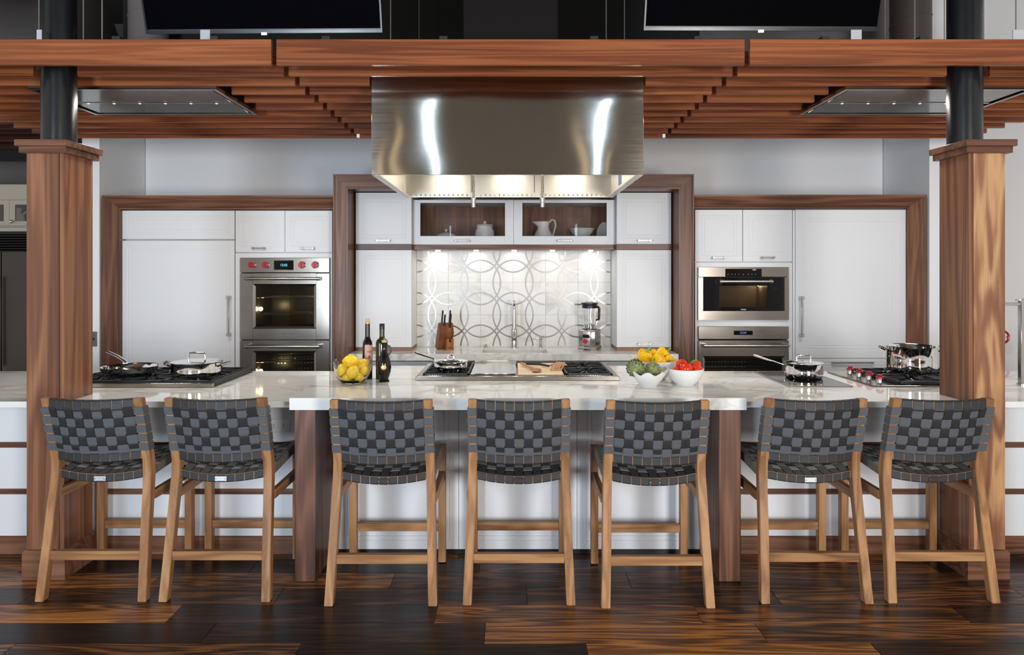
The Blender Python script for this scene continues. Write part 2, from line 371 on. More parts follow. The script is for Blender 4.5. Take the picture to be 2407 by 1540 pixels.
struct('wall_back', bx(-3.45, 3.49, 6.41, 6.55, 0, 2.86), 'wall_paint', 'pale grey painted wall of the cabinet niche')
struct('wall_upper', bx(-3.6, 1.73, 6.30, 6.44, 2.9, 4.6), 'dark_wall', 'dark painted wall above the wooden canopy')  # dark tone partly stands for shade above the canopy
struct('wall_upper_right', bx(1.735, 3.49, 6.30, 6.44, 2.9, 4.6), 'upper_grey', 'grey wall above the canopy at the right')
struct('wall_left', bx(-3.60, -3.455, 5.70, 6.55, 0, 3.05), 'wall_paint', 'pale grey end wall beside the left tall cabinets')
struct('wall_right', bx(3.495, 7, 5.70, 6.55, 0, 4.6), 'wall_paint', 'pale grey wall to the right of the tall cabinets')
struct('wall_far_left', bx(-9, -3.2, 8.25, 8.4, 0, 4.6), 'shade_paint', 'dim grey wall of the neighbouring display')
struct('ceiling', bx(-9, 7.2, 1.2, 8.5, 4.6, 4.7), 'dark_ceiling', 'black painted ceiling above the canopy')
struct('ceiling_front', bx(-7.2, 7.2, -6.2, 1.2, 5.95, 6.05), 'shade_paint', 'grey ceiling of the showroom behind the viewer')
# wall behind the camera; glowing strips added in its slits to streak the hood
bm = B()
slits = [(-2.62, -2.44, 'warm_pane', 0.4, 3.9), (-2.25, -2.08, 'warm_pane', 0.4, 4.5), (-1.645, -1.60, 'slit_pane', .3, 5.4), (1.25, 1.42, 'warm_pane', .4, 4.6), (1.65, 1.72, 'slit_pane', .3, 5.4), (1.95, 2.06, 'warm_pane', .4, 4.1)]
xs = -7.0
for a, c, mname, z0, z1 in slits:
    box(bm, xs, a, -6.2, -6.0, 0, 5.9); box(bm, a, c, -6.2, -6.0, 0, z0); box(bm, a, c, -6.2, -6.0, z1, 5.9); xs = c
box(bm, xs, 7.0, -6.2, -6.0, 0, 5.9)
plain('rear_wall_paint', (0.62, 0.56, 0.48), 0.7)
rw = struct('wall_rear', bm, 'rear_wall_paint', 'brown grey showroom wall behind the viewer')
for i, (a, c, mname, z0, z1) in enumerate(slits):
    struct('window_%d' % (i + 1), bx(a, c, -6.12, -6.08, z0, z1), mname, 'tall narrow lit window in the rear wall')

# walnut frames round the tall cabinets
def frame_trim(n, prof, xl, xr, zt, z0, label):
    """prof (u inward, y). xl/xr outer edges; None = open end at given x"""
    left, xa = xl; right, xb = xr
    bm = B()
    A = [(xa + u if left else xa, y, zt - u) for u, y in prof]; C = [(xb - u if right else xb, y, zt - u) for u, y in prof]
    va = [bm.verts.new(p) for p in A]; vc = [bm.verts.new(p) for p in C]; k = len(prof)
    for i in range(k): bm.faces.new((va[i], va[(i + 1) % k], vc[(i + 1) % k], vc[i]))
    bm.faces.new(va); bm.faces.new(vc[::-1])
    top = struct('trim_%d' % n, bm, 'walnut_x', label, 20)
    for on, x, s in ((left, xa, 1), (right, xb, -1)):
        if not on: continue
        bm = B(); a = [bm.verts.new((x + s * u, y, zt - u)) for u, y in prof]; c = [bm.verts.new((x + s * u, y, z0)) for u, y in prof]
        for i in range(k): bm.faces.new((a[i], a[(i + 1) % k], c[(i + 1) % k], c[i]))
        bm.faces.new(a); bm.faces.new(c[::-1])
        obj('side_member', bm, 'walnut_z', top, 20)
    return top
SP = [(0, 5.84), (0, 5.66), (.016, 5.66), (.092, 5.738), (.100, 5.730), (.108, 5.730), (.108, 5.84)]
frame_trim(1, SP, (True, -3.41), (False, -1.482), 2.232, 0, 'walnut frame with mitred corner around the left tall cabinets')
frame_trim(2, SP, (False, 1.507), (True, 3.445), 2.238, 0, 'walnut frame with mitred corner around the right tall cabinets')
CP = [(0, 6.38), (0, 5.62), (.013, 5.62), (.016, 5.628), (.104, 5.628), (.108, 5.62), (.123, 5.62), (.123, 5.62 + .22), (.123, 6.38)]
frame_trim(3, CP, (True, -1.478), (True, 1.503), 2.404, 0, 'tall walnut frame around the sink alcove')

# columns: walnut cladding with cap and plinth, black steel pipe above
def column(x0, x1, px, lab, lab2, side):
    y0, y1 = 3.55, 3.79
    t = thing('clad_column', lab, 'column', ((x0 + x1) / 2, (y0 + y1) / 2, 0), 'walnut clad columns')
    # shaft: two planks on the front separated by a groove near the inner corner
    g = x1 - .022 if side < 0 else x0 + .022
    bm = B()
    box(bm, x0, x1, y0 + .004, y1, .10, 2.235); obj('shaft', bm, 'column_walnut', t)
    if side < 0: obj('front_board', bx(x0, g - .004, y0 - .002, y0 + .004, .13, 2.235), 'column_walnut', t); obj('corner_strip', bx(g, x1, y0 - .002, y0 + .004, .13, 2.235), 'column_walnut', t)
    else: obj('front_board', bx(g + .004, x1, y0 - .002, y0 + .004, .13, 2.235), 'column_sap', t); obj('corner_strip', bx(x0, g, y0 - .002, y0 + .004, .13, 2.235), 'column_walnut', t)
    bm = B(); box(bm, x0 - .025, x1 + .025, y0 - .027, y1 + .022, 2.215, 2.248, .002); box(bm, x0 - .038, x1 + .038, y0 - .042, y1 + .034, 2.248, 2.282, .002)
    obj('cap', bm, 'walnut_x', t)
    bm = B(); prism(bm, [(x0 - .014, 0), (x1 + .014, 0), (x1 + .014, .138), (x1 + .002, .150), (x0 - .002, .150), (x0 - .014, .138)], y0 - .018, y1 + .012, 1); obj('plinth', bm, 'walnut_x', t, 20)
    bm = cyl(B(), (px, 3.67, 2.284), (px, 3.67, 4.6), .084, 40)
    tag(obj('steel_pipe', bm, 'black_paint', None, 60), lab2, 'pipe', 'black structural pipes')
column(-2.530, -2.335, -2.442, 'walnut clad column beside the leftmost stools', 'black steel pipe rising from the left walnut column', -1)
column(2.380, 2.570, 2.440, 'walnut clad column with swirling grain beside the rightmost stool', 'black steel pipe rising from the right walnut column', 1)

# slatted canopy
can = thing('slatted_canopy', 'red brown wooden slat canopy hung above the island', 'canopy', (0, 4.4, 2.646))
SZ0, SZ1, ST = 2.646, 2.777, 0.022
XL, XR, GL, GR = -3.63, 3.59, (-1.221, -1.195), (1.180, 1.206)
for k in range(11):
    y = 3.45 + .1883 * k
    segs = [(XL, GL[0]), (GL[1], GR[0]), (GR[1], XR)]
    cuts = []
    if 3.78 < y + ST and y < 5.02: cuts.append((-.80, .75))
    if 3.85 < y + ST and y < 4.50: cuts += [(-2.762, -1.655), (1.868, 2.985)]
    if k == 1: cuts += [(-2.56, -2.325), (2.325, 2.555)]
    out = []
    for a, c in segs:
        parts = [(a, c)]
        for u, v in cuts:
            nx = []
            for p, q in parts:
                if v <= p or u >= q: nx.append((p, q)); continue
                if u > p: nx.append((p, u))
                if v < q: nx.append((v, q))
            parts = nx
        out += parts
    for a, c in out: obj('slat', bx(a, c, y, y + ST, SZ0, SZ1, .0015), 'mahogany', can)
for x in (-2.9, -2.02, -1.52, -.95, -.35, .42, .95, 1.6, 2.1, 3.2):
    obj('cross_rail', bx(x - .02, x + .02, 3.47, 5.34, 2.779, 2.80), 'cast_iron', can)
for px, y, w in ((92, 3.52, .026), (482, 3.52, .05), (2013, 3.52, .055), (2395, 3.52, .06)):
    x = PX(px, 3.52); obj('hanger_bracket', bx(x - w / 2, x + w / 2, y, y + .004, 2.78, 2.85), 'silver_label', can)
for px, y in ((155, 3.5), (300, 3.5), (430, 3.5), (560, 3.5), (610, 3.5), (700, 3.5), (815, 3.5), (1545, 3.5), (1672, 3.5), (1735, 3.5), (1780, 3.5), (1820, 3.5), (1955, 3.5), (2105, 3.5), (2240, 3.5)):
    x = PX(px, 3.5); obj('clip', bx(x - .017, x + .017, y, y + .05, 2.779, 2.79), 'cast_iron', can)
for px, D in ((92, 4.0), (196, 5.0), (240, 4.4), (985, 5.2), (918, 4.6), (1425, 4.8), (1468, 5.2), (1780, 5.2), (2080, 5.0), (2150, 4.9), (2220, 5.0), (2312, 4.8), (2388, 4.2)):
    obj('suspension_rod', cyl(B(), (PX(px, D), D, 2.80), (PX(px, D), D, 4.6), .004, 8), 'duct_grey', can)

# ducts above
def duct(px0, px1, D, lab, mat):
    x = PX((px0 + px1) / 2, D); r = (px1 - px0) / 2 * D / F
    t = thing('round_duct', lab, 'duct', (x, D, 2.95), 'round ventilation ducts')
    obj('duct_body', cyl(B(), (x, D, 2.95), (x, D, 4.6), r, 36), mat, t, 60)
    bm = B()
    for i in range(7):
        tube(bm, [(x + (r + .001) * math.cos(a), D + (r + .001) * math.sin(a), 3.0 + i * .25 + .14 * a / 6.283) for a in [j * 6.283 / 36 for j in range(37)]], .004, 6)
    obj('spiral_seam', bm, mat, t)
duct(306, 392, 6.0, 'vertical round duct behind the left screen', 'duct_grey')
plain('duct_brown', (0.085, 0.068, 0.060), 0.5)
duct(2097, 2184, 5.45, 'vertical brown round duct near the right pipe', 'duct_brown')
bm = bx(PX(1095, 4.35), PX(1306, 4.35), 4.12, 4.6, 2.92, 4.6, .004)
tag(obj('hood_chimney', bm, 'brown_duct'), 'dark brown square chimney duct above the range hood', 'duct')
bm = tube(B(), [(-8, 5.9, 3.55), (-3.62, 5.9, 3.55)], .42, 32)
plain('duct_dim', (0.075, 0.065, 0.06), 0.6)
tag(obj('horizontal_duct', bm, 'duct_dim', None, 60), 'large dim horizontal duct behind the left pipe', 'duct')

# television screens
def tv(px0, px1, pyb, lab, tilt):
    D = 4.05; xa, xb = PX(px0, D), PX(px1, D); zb = PZ(pyb, D); xc = (xa + xb) / 2; W = xb - xa; H = W * .58
    t = thing('television', lab, 'television', (xc, D, zb), 'ceiling hung televisions', rotz=1e-9); t.location = (xc, D, zb)
    t.rotation_euler = (math.radians(16), tilt, 0)
    obj('casing', bx(-W / 2, W / 2, .012, .05, 0, H, .004), 'black_plastic', t, local=True)
    obj('screen', bx(-W / 2 + .012, W / 2 - .012, .004, .012, .026, H - .012), 'screen_black', t, local=True)
    bm = B(); framebox(bm, -W / 2, W / 2, 0, .012, 0, H, .010, .018); obj('bezel', bm, 'bezel_chrome', t, local=True)
    obj('logo_plate', bx(-.018, .018, -.003, 0, -.012, .006, .002), 'silver_label', t, local=True)
    obj('mount_arm', bx(-.06, .06, .05, .14, H * .35, H + .45), 'cast_iron', t, local=True)
plain('bezel_chrome', (0.03, 0.03, 0.035), 0.25, 0.3)
tv(343, 899, 78, 'black television hung above the canopy on the left', -.006)
tv(1513, 2064, 72, 'black television hung above the canopy on the right', .003)

# ================================================================ RANGE HOOD
hx0, hx1, hy0, hy1, hz0, hz1 = -.785, .735, 3.80, 4.97, 2.139, 2.885
hood = thing('range_hood', 'large brushed stainless steel range hood over the island cooktop', 'range hood', ((hx0 + hx1) / 2, (hy0 + hy1) / 2, hz0))
T = .012
obj('front_panel', bx(hx0, hx1, hy0, hy0 + T, hz0, hz1, .002), 'hood_steel', hood)
obj('side_panel', bx(hx0, hx0 + T, hy0 + T, hy1, hz0, hz1), 'brushed_steel', hood)
obj('side_panel', bx(hx1 - T, hx1, hy0 + T, hy1, hz0, hz1), 'brushed_steel', hood)
obj('rear_panel', bx(hx0 + T, hx1 - T, hy1 - T, hy1, hz0, hz1), 'liner_steel', hood)
obj('top_panel', bx(hx0 + T, hx1 - T, hy0 + T, hy1 - T, hz1 - T, hz1), 'brushed_steel', hood)
obj('liner', bx(hx0 + T, hx1 - T, hy0 + T, hy1 - T, 2.40, 2.41), 'liner_steel', hood)
# gutter lip all round at the bottom, with a row of rivets
bm = B(); g = .03
box(bm, hx0 + T, hx0 + T + g, hy0 + T, hy1 - T - .008, hz0, hz0 + .006); box(bm, hx1 - T - g, hx1 - T, hy0 + T, hy1 - T - .008, hz0, hz0 + .006)
box(bm, hx0 + T, hx1 - T, hy1 - T - .008, hy1 - T, hz0, hz0 + .034)
obj('gutter', bm, 'liner_steel', hood)
bm = B()
for i in range(41):
    x = hx0 + .09 + i * (hx1 - hx0 - .18) / 40
    bmesh.ops.create_uvsphere(bm, u_segments=8, v_segments=5, radius=.0075, matrix=Matrix.Translation((x, hy1 - T - .008, hz0 + .016)))
for i in range(24):
    for x in (hx0 + T, hx1 - T): bmesh.ops.create_uvsphere(bm, u_segments=8, v_segments=5, radius=.0065, matrix=Matrix.Translation((x, hy0 + .08 + i * .045, hz0 + .018)))
obj('rivets', bm, 'polished_steel', hood, kind='stuff')
for x in (-.30, .16): obj('liner_seam', bx(x, x + .006, hy1 - T - .003, hy1 - T, hz0 + .03, 2.40), 'brushed_steel', hood)
plain('sticker_blue', (0.03, 0.09, 0.22), 0.5)
obj('sticker', bx(hx1 - T - .0015, hx1 - T, 4.50, 4.62, 2.18, 2.37), 'sticker_blue', hood)
for px in (1113, 1275):
    D = 4.15; x = PX(px, D); nz = obj('nozzle_pipe', cyl(B(), (x, D, PZ(470, D)), (x, D, 2.40), .010, 14), 'polished_steel', hood)
    bm = B(); lathe(bm, [(0, 0), (.012, 0), (.012, .028), (.016, .030), (.016, .055), (.010, .060), (0, .062)], (x, D, PZ(487, D)), 16); obj('nozzle_head', bm, 'satin_nickel', nz)
# lamps in the hood
for x in (-.52, -.02, .48):
    y = 4.38
    bm = cyl(B(), (x, y, 2.392), (x, y, 2.399), .045, 20); obj('lamp_lens', bm, 'hood_lamp', hood)
    ol = area('hood_lamp_light', (x, y, 2.385), (x, y, 0), .08, .08, 5, (1, .93, .80))

# ceiling cassettes (flush extractor panels) in the canopy
def cassette(x0, x1, lab):
    y0, y1, z = 3.852, 4.485, 2.630
    t = thing('ceiling_extractor', lab, 'extractor', ((x0 + x1) / 2, (y0 + y1) / 2, z), 'flush ceiling extractors')
    bm = B(); box(bm, x0, x1, y0, y0 + .022, z, z + .02); box(bm, x0, x1, y1 - .022, y1, z, z + .02); box(bm, x0, x0 + .022, y0 + .022, y1 - .022, z, z + .02); box(bm, x1 - .022, x1, y0 + .022, y1 - .022, z, z + .02)
    obj('frame', bm, 'brushed_steel', t)
    ym = y0 + .33
    obj('panel', bx(x0 + .045, x1 - .045, y0 + .04, ym - .012, z + .006, z + .016, .002), 'slate_glass', t)
    obj('panel', bx(x0 + .045, x1 - .045, ym + .012, y1 - .04, z + .006, z + .016, .002), 'slate_glass', t)
    obj('housing', bx(x0 + .022, x1 - .022, y0 + .022, y1 - .022, z + .022, z + .16), 'black_paint', t)
    st = obj('light_strip', bx(x0 + .035, x1 - .035, ym - .010, ym + .010, z + .002, z + .014), 'brushed_steel', t)
    area('extractor_strip_light', ((x0 + x1) / 2, ym, z - .006), ((x0 + x1) / 2, ym, 0), x1 - x0 - .12, .02, 19, (1, .95, .86))
    for i in range(6):
        x = x0 + .14 + i * (x1 - x0 - .28) / 5; obj('spot', cyl(B(), (x, ym, z - .001), (x, ym, z + .002), .008, 10), 'spot_lamp', st)
cassette(-2.742, -1.675, 'flush steel ceiling extractor beside the left pipe')
cassette(1.888, 2.965, 'flush steel ceiling extractor beside the right pipe')

# ================================================================ BACK RUN OF CABINETS
YC = 5.77
def door(parent, x0, x1, z0, z1, y=YC, inset=.045, name='door', handle=None):
    d = obj(name, routed(B(), x0, x1, z0, z1, y, .02, DOOR(inset)), 'white_lacquer', parent, None)
    if handle: handle(d)
    return d
def refrigerator(x0, x1, label, left):
    t = thing('panelled_refrigerator', label, 'refrigerator', ((x0 + x1) / 2, 6.0, 0))
    obj('body', bx(x0, x1, YC + .022, 6.38, 0.0, 2.118), 'white_lacquer', t)
    return t
# left refrigerator
a, c = PX(287, YC), PX(551, YC)
t = refrigerator(a, c, 'white panelled refrigerator with separate top grille panel at the far left', True)
door(t, a, c, PZ(562, YC), PZ(495, YC), name='top_panel'); obj('vent_gap', bx(a, c, YC + .008, YC + .021, PZ(566, YC) + .001, PZ(562, YC) - .001), 'satin_nickel', t)
d = door(t, a, c, .10, PZ(566, YC)); pull_v(d, PX(541, YC), PZ(786, YC), PZ(699, YC), YC)
obj('toe_kick', bx(a, c, YC + .012, YC + .021, 0, .095), 'walnut_x', t)
# oven cabinet left
def oven_cabinet(p0, p1, splits, pyt, pyb, label, openings):
    a, c = PX(p0, YC), PX(p1, YC); t = thing('oven_cabinet', label, 'cabinet', ((a + c) / 2, 6.0, 0))
    zt, zb = PZ(pyt, YC), PZ(pyb, YC)
    for q0, q1 in splits:
        dd = door(t, PX(q0, YC), PX(q1, YC), zb, zt); xm = PX((q0 + q1) / 2, YC); pull_h(dd, xm - .005, zb + .033, YC, .095)
    bm = B(); z0 = zb - .004
    box(bm, a, c, YC + .022, 6.38, zb - .006, zt)
    o0, o1 = openings[0][0], openings[0][1]
    box(bm, a, o0, YC, 6.38, 0, z0 - .004); box(bm, o1, c, YC, 6.38, 0, z0 - .004)
    prev = z0 - .004
    for (_, _, u0, u1) in openings: box(bm, o0, o1, YC, 6.38, u1, prev); prev = u0
    box(bm, o0, o1, YC, 6.38, 0, prev)
    obj('carcass', bm, 'white_lacquer', t); return t
OZ = [(-2.292, -1.544)]
oL0, oL1 = PX(566, YC), PX(776, YC)
oven_cabinet(553.5, 781, [(553.5, 669), (670, 781)], 495, 593, 'white tall cabinet holding the double oven with red knobs', [(oL0 + .004, oL1 - .004, .45, PZ(606, YC) - .004)])
def pro_handle(parent, x0, x1, z, y, r=.012, mat='satin_nickel'):
    bm = cyl(B(), (x0, y - .055, z), (x1, y - .055, z), r, 20)
    h = obj('handle', bm, mat, parent, 50)
    for x in (x0 + .012, x1 - .012):
        bm = B(); box(bm, x - .014, x + .014, y - .050, y, z - .016, z + .016, .003); obj('handle_post', bm, 'polished_steel', parent)
    return h
def oven_window(parent, x0, x1, z0, z1, y, dark, racks=True, glassm='oven_glass'):
    obj('window_pane', bx(x0, x1, y, y + .004, z0, z1), glassm, parent)
def cavity(t, x0, x1, z0, z1, y0, y1, racks=2, perf=False):
    bm = B(); w = .006
    box(bm, x0, x1, y1, y1 + w, z0, z1); box(bm, x0 - w, x0, y0, y1, z0, z1); box(bm, x1, x1 + w, y0, y1, z0, z1); box(bm, x0, x1, y0, y1, z0 - w, z0); box(bm, x0, x1, y0, y1, z1, z1 + w)
    cv = obj('cavity', bm, 'oven_cavity', t)
    for i in range(racks):
        z = z0 + (z1 - z0) * (i + .8) / (racks + .6); bm = B()
        for j in range(15): x = x0 + .02 + j * (x1 - x0 - .04) / 14; cyl(bm, (x, y0 + .02, z), (x, y1 - .01, z), .0022, 6)
        for y in (y0 + .02, (y0 + y1) / 2, y1 - .01): cyl(bm, (x0, y, z), (x1, y, z), .0035, 6)
        obj('rack', bm, 'polished_steel', cv)
    bm = B(); bmesh.ops.create_uvsphere(bm, u_segments=12, v_segments=8, radius=.018, matrix=Matrix.Translation((x0 + .02, y0 + .10, z0 + (z1 - z0) * .42)))
    obj('cavity_lamp', bm, 'warm_lamp', cv)
    if perf:
        bm = B()
        for r in range(5):
            for j in range(18): box(bm, x0 + .03 + j * .03, x0 + .045 + j * .03, y1 - .004, y1 - .001, z1 - .03 - r * .045, z1 - .022 - r * .045)
        obj('vent_slots', bm, 'polished_steel', cv, kind='stuff')
ov = thing('double_oven', 'stainless double wall oven with four red knobs and clock display', 'oven', ((oL0 + oL1) / 2, 5.9, .45))
yf = YC - .022
cp = obj('control_panel', bx(oL0, oL1, yf, YC + .03, PZ(641, YC), PZ(606, YC), .003), 'brushed_steel', ov)
for px in (595, 627, 712, 743):
    x, z = PX(px, YC), PZ(623, YC)
    k = obj('knob', cyl(B(), (x, yf - .030, z), (x, yf - .004, z), .026, 24), 'red_knob', cp, 50)
    obj('knob_ring', cyl(B(), (x, yf - .008, z), (x, yf, z), .031, 24), 'polished_steel', k, 50)
    obj('knob_grip', bx(x - .006, x + .006, yf - .040, yf - .030, z - .024, z + .024, .002), 'red_knob', k)
x0, x1, z0, z1 = PX(647, YC), PX(692, YC), PZ(634, YC), PZ(613, YC)
dsp = obj('display', bx(x0, x1, yf - .004, yf, z0, z1, .001), 'black_gloss', cp)
bm = B(); framebox(bm, x0 - .004, x1 + .004, yf - .006, yf, z0 - .004, z1 + .004, .004, .004); obj('display_frame', bm, 'polished_steel', cp)
text('clock_digits', '12:55', .028, ((x0 + x1) / 2, yf - .0048, (z0 + z1) / 2), 'display_cyan', dsp)
def oven_door(t, x0, x1, z0, z1, wx0, wx1, wz0, wz1, hz, y, hx=None):
    bm = B(); t2 = .045
    box(bm, x0, wx0 - .02, y, y + t2, z0, z1, .002); box(bm, wx1 + .02, x1, y, y + t2, z0, z1, .002)
    box(bm, wx0 - .02, wx1 + .02, y, y + t2, wz1 + .02, z1); box(bm, wx0 - .02, wx1 + .02, y, y + t2, z0, wz0 - .02)
    d = obj('door', bm, 'brushed_steel', t)
    bm = B()  # chamfered window surround
    o = [(wx0 - .02, wz0 - .02), (wx1 + .02, wz0 - .02), (wx1 + .02, wz1 + .02), (wx0 - .02, wz1 + .02)]; i_ = [(wx0, wz0), (wx1, wz0), (wx1, wz1), (wx0, wz1)]
    vo = [bm.verts.new((p[0], y, p[1])) for p in o]; vi = [bm.verts.new((p[0], y + .014, p[1])) for p in i_]; vb = [bm.verts.new((p[0], y + .02, p[1])) for p in i_]; vc = [bm.verts.new((p[0], y + .02, p[1])) for p in o]
    for k in range(4):
        k2 = (k + 1) % 4; bm.faces.new((vo[k], vo[k2], vi[k2], vi[k])); bm.faces.new((vi[k], vi[k2], vb[k2], vb[k])); bm.faces.new((vb[k], vb[k2], vc[k2], vc[k])); bm.faces.new((vc[k], vc[k2], vo[k2], vo[k]))
    obj('window_surround', bm, 'brushed_steel', d, None)
    obj('window_pane', bx(wx0, wx1, y + .015, y + .019, wz0, wz1), 'oven_glass', d)
    pro_handle(d, *(hx or (x0 + .06, x1 - .07)), hz, y)
    return d
wx0, wx1 = PX(602, YC), PX(739, YC)
d = oven_door(ov, oL0, oL1, PZ(798, YC), PZ(642.5, YC), wx0, wx1, PZ(767, YC), PZ(673, YC), PZ(655, YC), yf)
text('logo_script', 'Wolf', .022, (PX(669, YC), yf - .0006, PZ(785, YC)), 'grey_plate', d)
cavity(ov, wx0 - .03, wx1 + .03, PZ(772, YC), PZ(668, YC), YC + .035, YC + .45, 2)
d = oven_door(ov, oL0, oL1, .455, PZ(799.5, YC), wx0, wx1, .62, PZ(830, YC), PZ(813, YC), yf)
cavity(ov, wx0 - .03, wx1 + .03, .60, PZ(826, YC), YC + .035, YC + .45, 2, True)
# right cabinets
oR0, oR1 = PX(1640, YC), PX(1852, YC)
oven_cabinet(1634, 1862, [(1634, 1745), (1746.5, 1862)], 493, 615, 'white tall cabinet holding the small oven above the wall oven', [(oR0 + .004, oR1 - .004, PZ(752, YC) + .004, PZ(628, YC) - .004), (oR0 + .004, oR1 - .004, .45, PZ(767, YC) - .004)])
sp = thing('speed_oven', 'small built-in oven with black glass door and bar handle', 'oven', ((oR0 + oR1) / 2, 5.9, PZ(752, YC)))
zt, zb = PZ(628, YC), PZ(752, YC)
cpz = PZ(651, YC)
cp = obj('control_panel', bx(oR0, oR1, yf, YC + .02, cpz, zt, .002), 'brushed_steel', sp)
x0, x1 = PX(1703, YC), PX(1788, YC)
dsp = obj('touch_display', bx(x0, x1, yf - .003, yf, cpz + .002, PZ(632, YC)), 'black_gloss', cp)
text('clock_digits', '12:54', .014, (PX(1770, YC), yf - .0038, PZ(634.5, YC)), 'display_white', dsp)
for i, px in enumerate((1709, 1718, 1726, 1734, 1745, 1757, 1765, 1773)):
    text('key_symbol', '=' if i != 4 else 'o', .012, (PX(px, YC), yf - .0038, PZ(645, YC)), 'logo_silver', dsp)
fz0, fz1, fx0, fx1 = PZ(731, YC), cpz - .003, PX(1651, YC), PX(1842, YC)
bm = B(); box(bm, oR0, fx0, yf, YC + .02, zb, fz1); box(bm, fx1, oR1, yf, YC + .02, zb, fz1); box(bm, fx0, fx1, yf, YC + .02, zb, fz0)
d = obj('door', bm, 'brushed_steel', sp)
sx0, sx1, sz0, sz1 = PX(1689, YC), PX(1802, YC), PZ(722, YC), PZ(672, YC)
bm = B(); box(bm, fx0, sx0, yf + .004, yf + .012, fz0, fz1); box(bm, sx1, fx1, yf + .004, yf + .012, fz0, fz1); box(bm, sx0, sx1, yf + .004, yf + .012, fz0, sz0); box(bm, sx0, sx1, yf + .004, yf + .012, sz1, fz1)
g = obj('black_glass', bm, 'black_gloss', d); obj('window_pane', bx(sx0, sx1, yf + .005, yf + .010, sz0, sz1), 'smoke_glass', d)
text('logo_letters', 'WOLF', .016, (PX(1746, YC), yf + .0032, PZ(727.5, YC)), 'logo_silver', d)
pro_handle(d, PX(1686, YC), PX(1809, YC), PZ(662, YC), yf)
plain('cavity_light', (0.30, 0.24, 0.18), 0.4)
bm = B(); box(bm, sx0 - .02, sx1 + .02, YC + .30, YC + .31, sz0 - .02, sz1 + .02); box(bm, sx0 - .02, sx1 + .02, YC + .03, YC + .30, sz0 - .03, sz0 - .02); box(bm, sx0 - .03, sx0 - .02, YC + .03, YC + .3, sz0 - .02, sz1 + .02); box(bm, sx1 + .02, sx1 + .03, YC + .03, YC + .3, sz0 - .02, sz1 + .02)
cv = obj('cavity', bm, 'cavity_light', sp)
bm = B(); bmesh.ops.create_uvsphere(bm, u_segments=10, v_segments=6, radius=.012, matrix=Matrix.Translation((sx1, YC + .2, sz1 + .005))); obj('cavity_lamp', bm, 'warm_lamp', cv)
wo = thing('single_oven', 'stainless wall oven with slim display under the small oven', 'oven', ((oR0 + oR1) / 2, 5.9, .455))
z1 = PZ(767, YC); z0 = PZ(797, YC)
cp = obj('control_panel', bx(oR0, oR1, yf, YC + .02, z0, z1, .003), 'brushed_steel', wo)
dsp = obj('display', bx(PX(1723, YC), PX(1767, YC), yf - .002, yf, PZ(787, YC), PZ(777, YC)), 'black_gloss', cp)
text('clock_digits', '12:54', .026, (PX(1744, YC), yf - .0028, PZ(782, YC)), 'display_blue', dsp)
wx0, wx1 = PX(1650, YC), PX(1843, YC)
d = oven_door(wo, oR0, oR1, .455, PZ(800, YC), wx0 + .02, wx1 - .02, .60, PZ(842, YC), PZ(811, YC), yf, (PX(1649, YC), PX(1846, YC)))
cavity(wo, wx0 + .0, wx1 - .0, .58, PZ(835, YC), YC + .035, YC + .45, 1, True)
# right refrigerator
a, c = PX(1870, YC), PX(2129, YC)
t = refrigerator(PX(1863.5, YC), PX(2136, YC), 'white panelled refrigerator with one tall door and lower drawer at the far right', False)
obj('stile', bx(PX(1863.5, YC), PX(1869, YC), YC + .002, YC + .021, .1, 2.118), 'white_lacquer', t); obj('stile', bx(PX(2130, YC), PX(2136, YC), YC + .002, YC + .021, .1, 2.118), 'white_lacquer', t)
d = door(t, a, c, PZ(842, YC), PZ(492.5, YC), inset=.07); pull_v(d, PX(1881, YC), PZ(788, YC), PZ(700, YC), YC)
d = door(t, a, c, .10, PZ(843.5, YC), inset=.03, name='drawer_front'); pull_h(d, PX(2002, YC), PZ(852, YC), YC, .33, .008)
obj('toe_kick', bx(a, c, YC + .012, YC + .021, 0, .095), 'walnut_x', t)

# centre alcove: towers, glass cabinets, tiled wall, counter, base cabinets
YT, YG, YW = 5.84, 5.92, 6.16
def tower(p0, p1, label, hbottom):
    a, c = PX(p0, YT), PX(p1, YT); t = thing('tower_cabinet', label, 'cabinet', ((a + c) / 2, 6.0, .917))
    bm = B(); box(bm, a, c, YT + .022, 6.38, PZ(574, YT), PZ(453, YT)); box(bm, a, c, YT + .022, 6.38, PZ(817, YT), PZ(587.5, YT)); obj('carcass', bm, 'white_lacquer', t)
    xm = (a + c) / 2
    d = door(t, a, c, PZ(573.5, YT), PZ(453, YT), YT); pull_h(d, xm, PZ(566, YT), YT, .10)
    d = door(t, a, c, PZ(816.5, YT), PZ(588, YT), YT)
    if hbottom: pull_h(d, xm, PZ(808, YT), YT, .10)
    obj('walnut_band', bx(a - .002, c + .002, YT - .004, 6.38, PZ(587, YT), PZ(574.5, YT)), 'walnut_x', t)
    obj('walnut_plinth', bx(a, c, YT + .002, YW - .006, .917, PZ(817.5, YT)), 'walnut_x', t)
    return a, c
tl0, tl1 = tower(836, 967, 'white tower cabinet standing on the counter left of the tiled wall', False)
tr0, tr1 = tower(1450, 1578, 'white tower cabinet standing on the counter right of the tiled wall', True)
gx0, gx1 = tl1 + .003, tr0 - .003
gz0, gz1 = PZ(575, YG), PZ(470, YG)
t = thing('glass_cabinet', 'white wall cabinet with two glass doors over the sink', 'cabinet', ((gx0 + gx1) / 2, 6.1, gz0))
bm = B(); box(bm, gx0, gx1, YG + .022, 6.395, gz0, gz0 + .018); box(bm, gx0, gx1, YG + .022, 6.395, gz1 - .018, gz1); box(bm, gx0, gx0 + .018, YG + .022, 6.395, gz0 + .018, gz1 - .018); box(bm, gx1 - .018, gx1, YG + .022, 6.395, gz0 + .018, gz1 - .018)
obj('carcass', bm, 'white_lacquer', t)
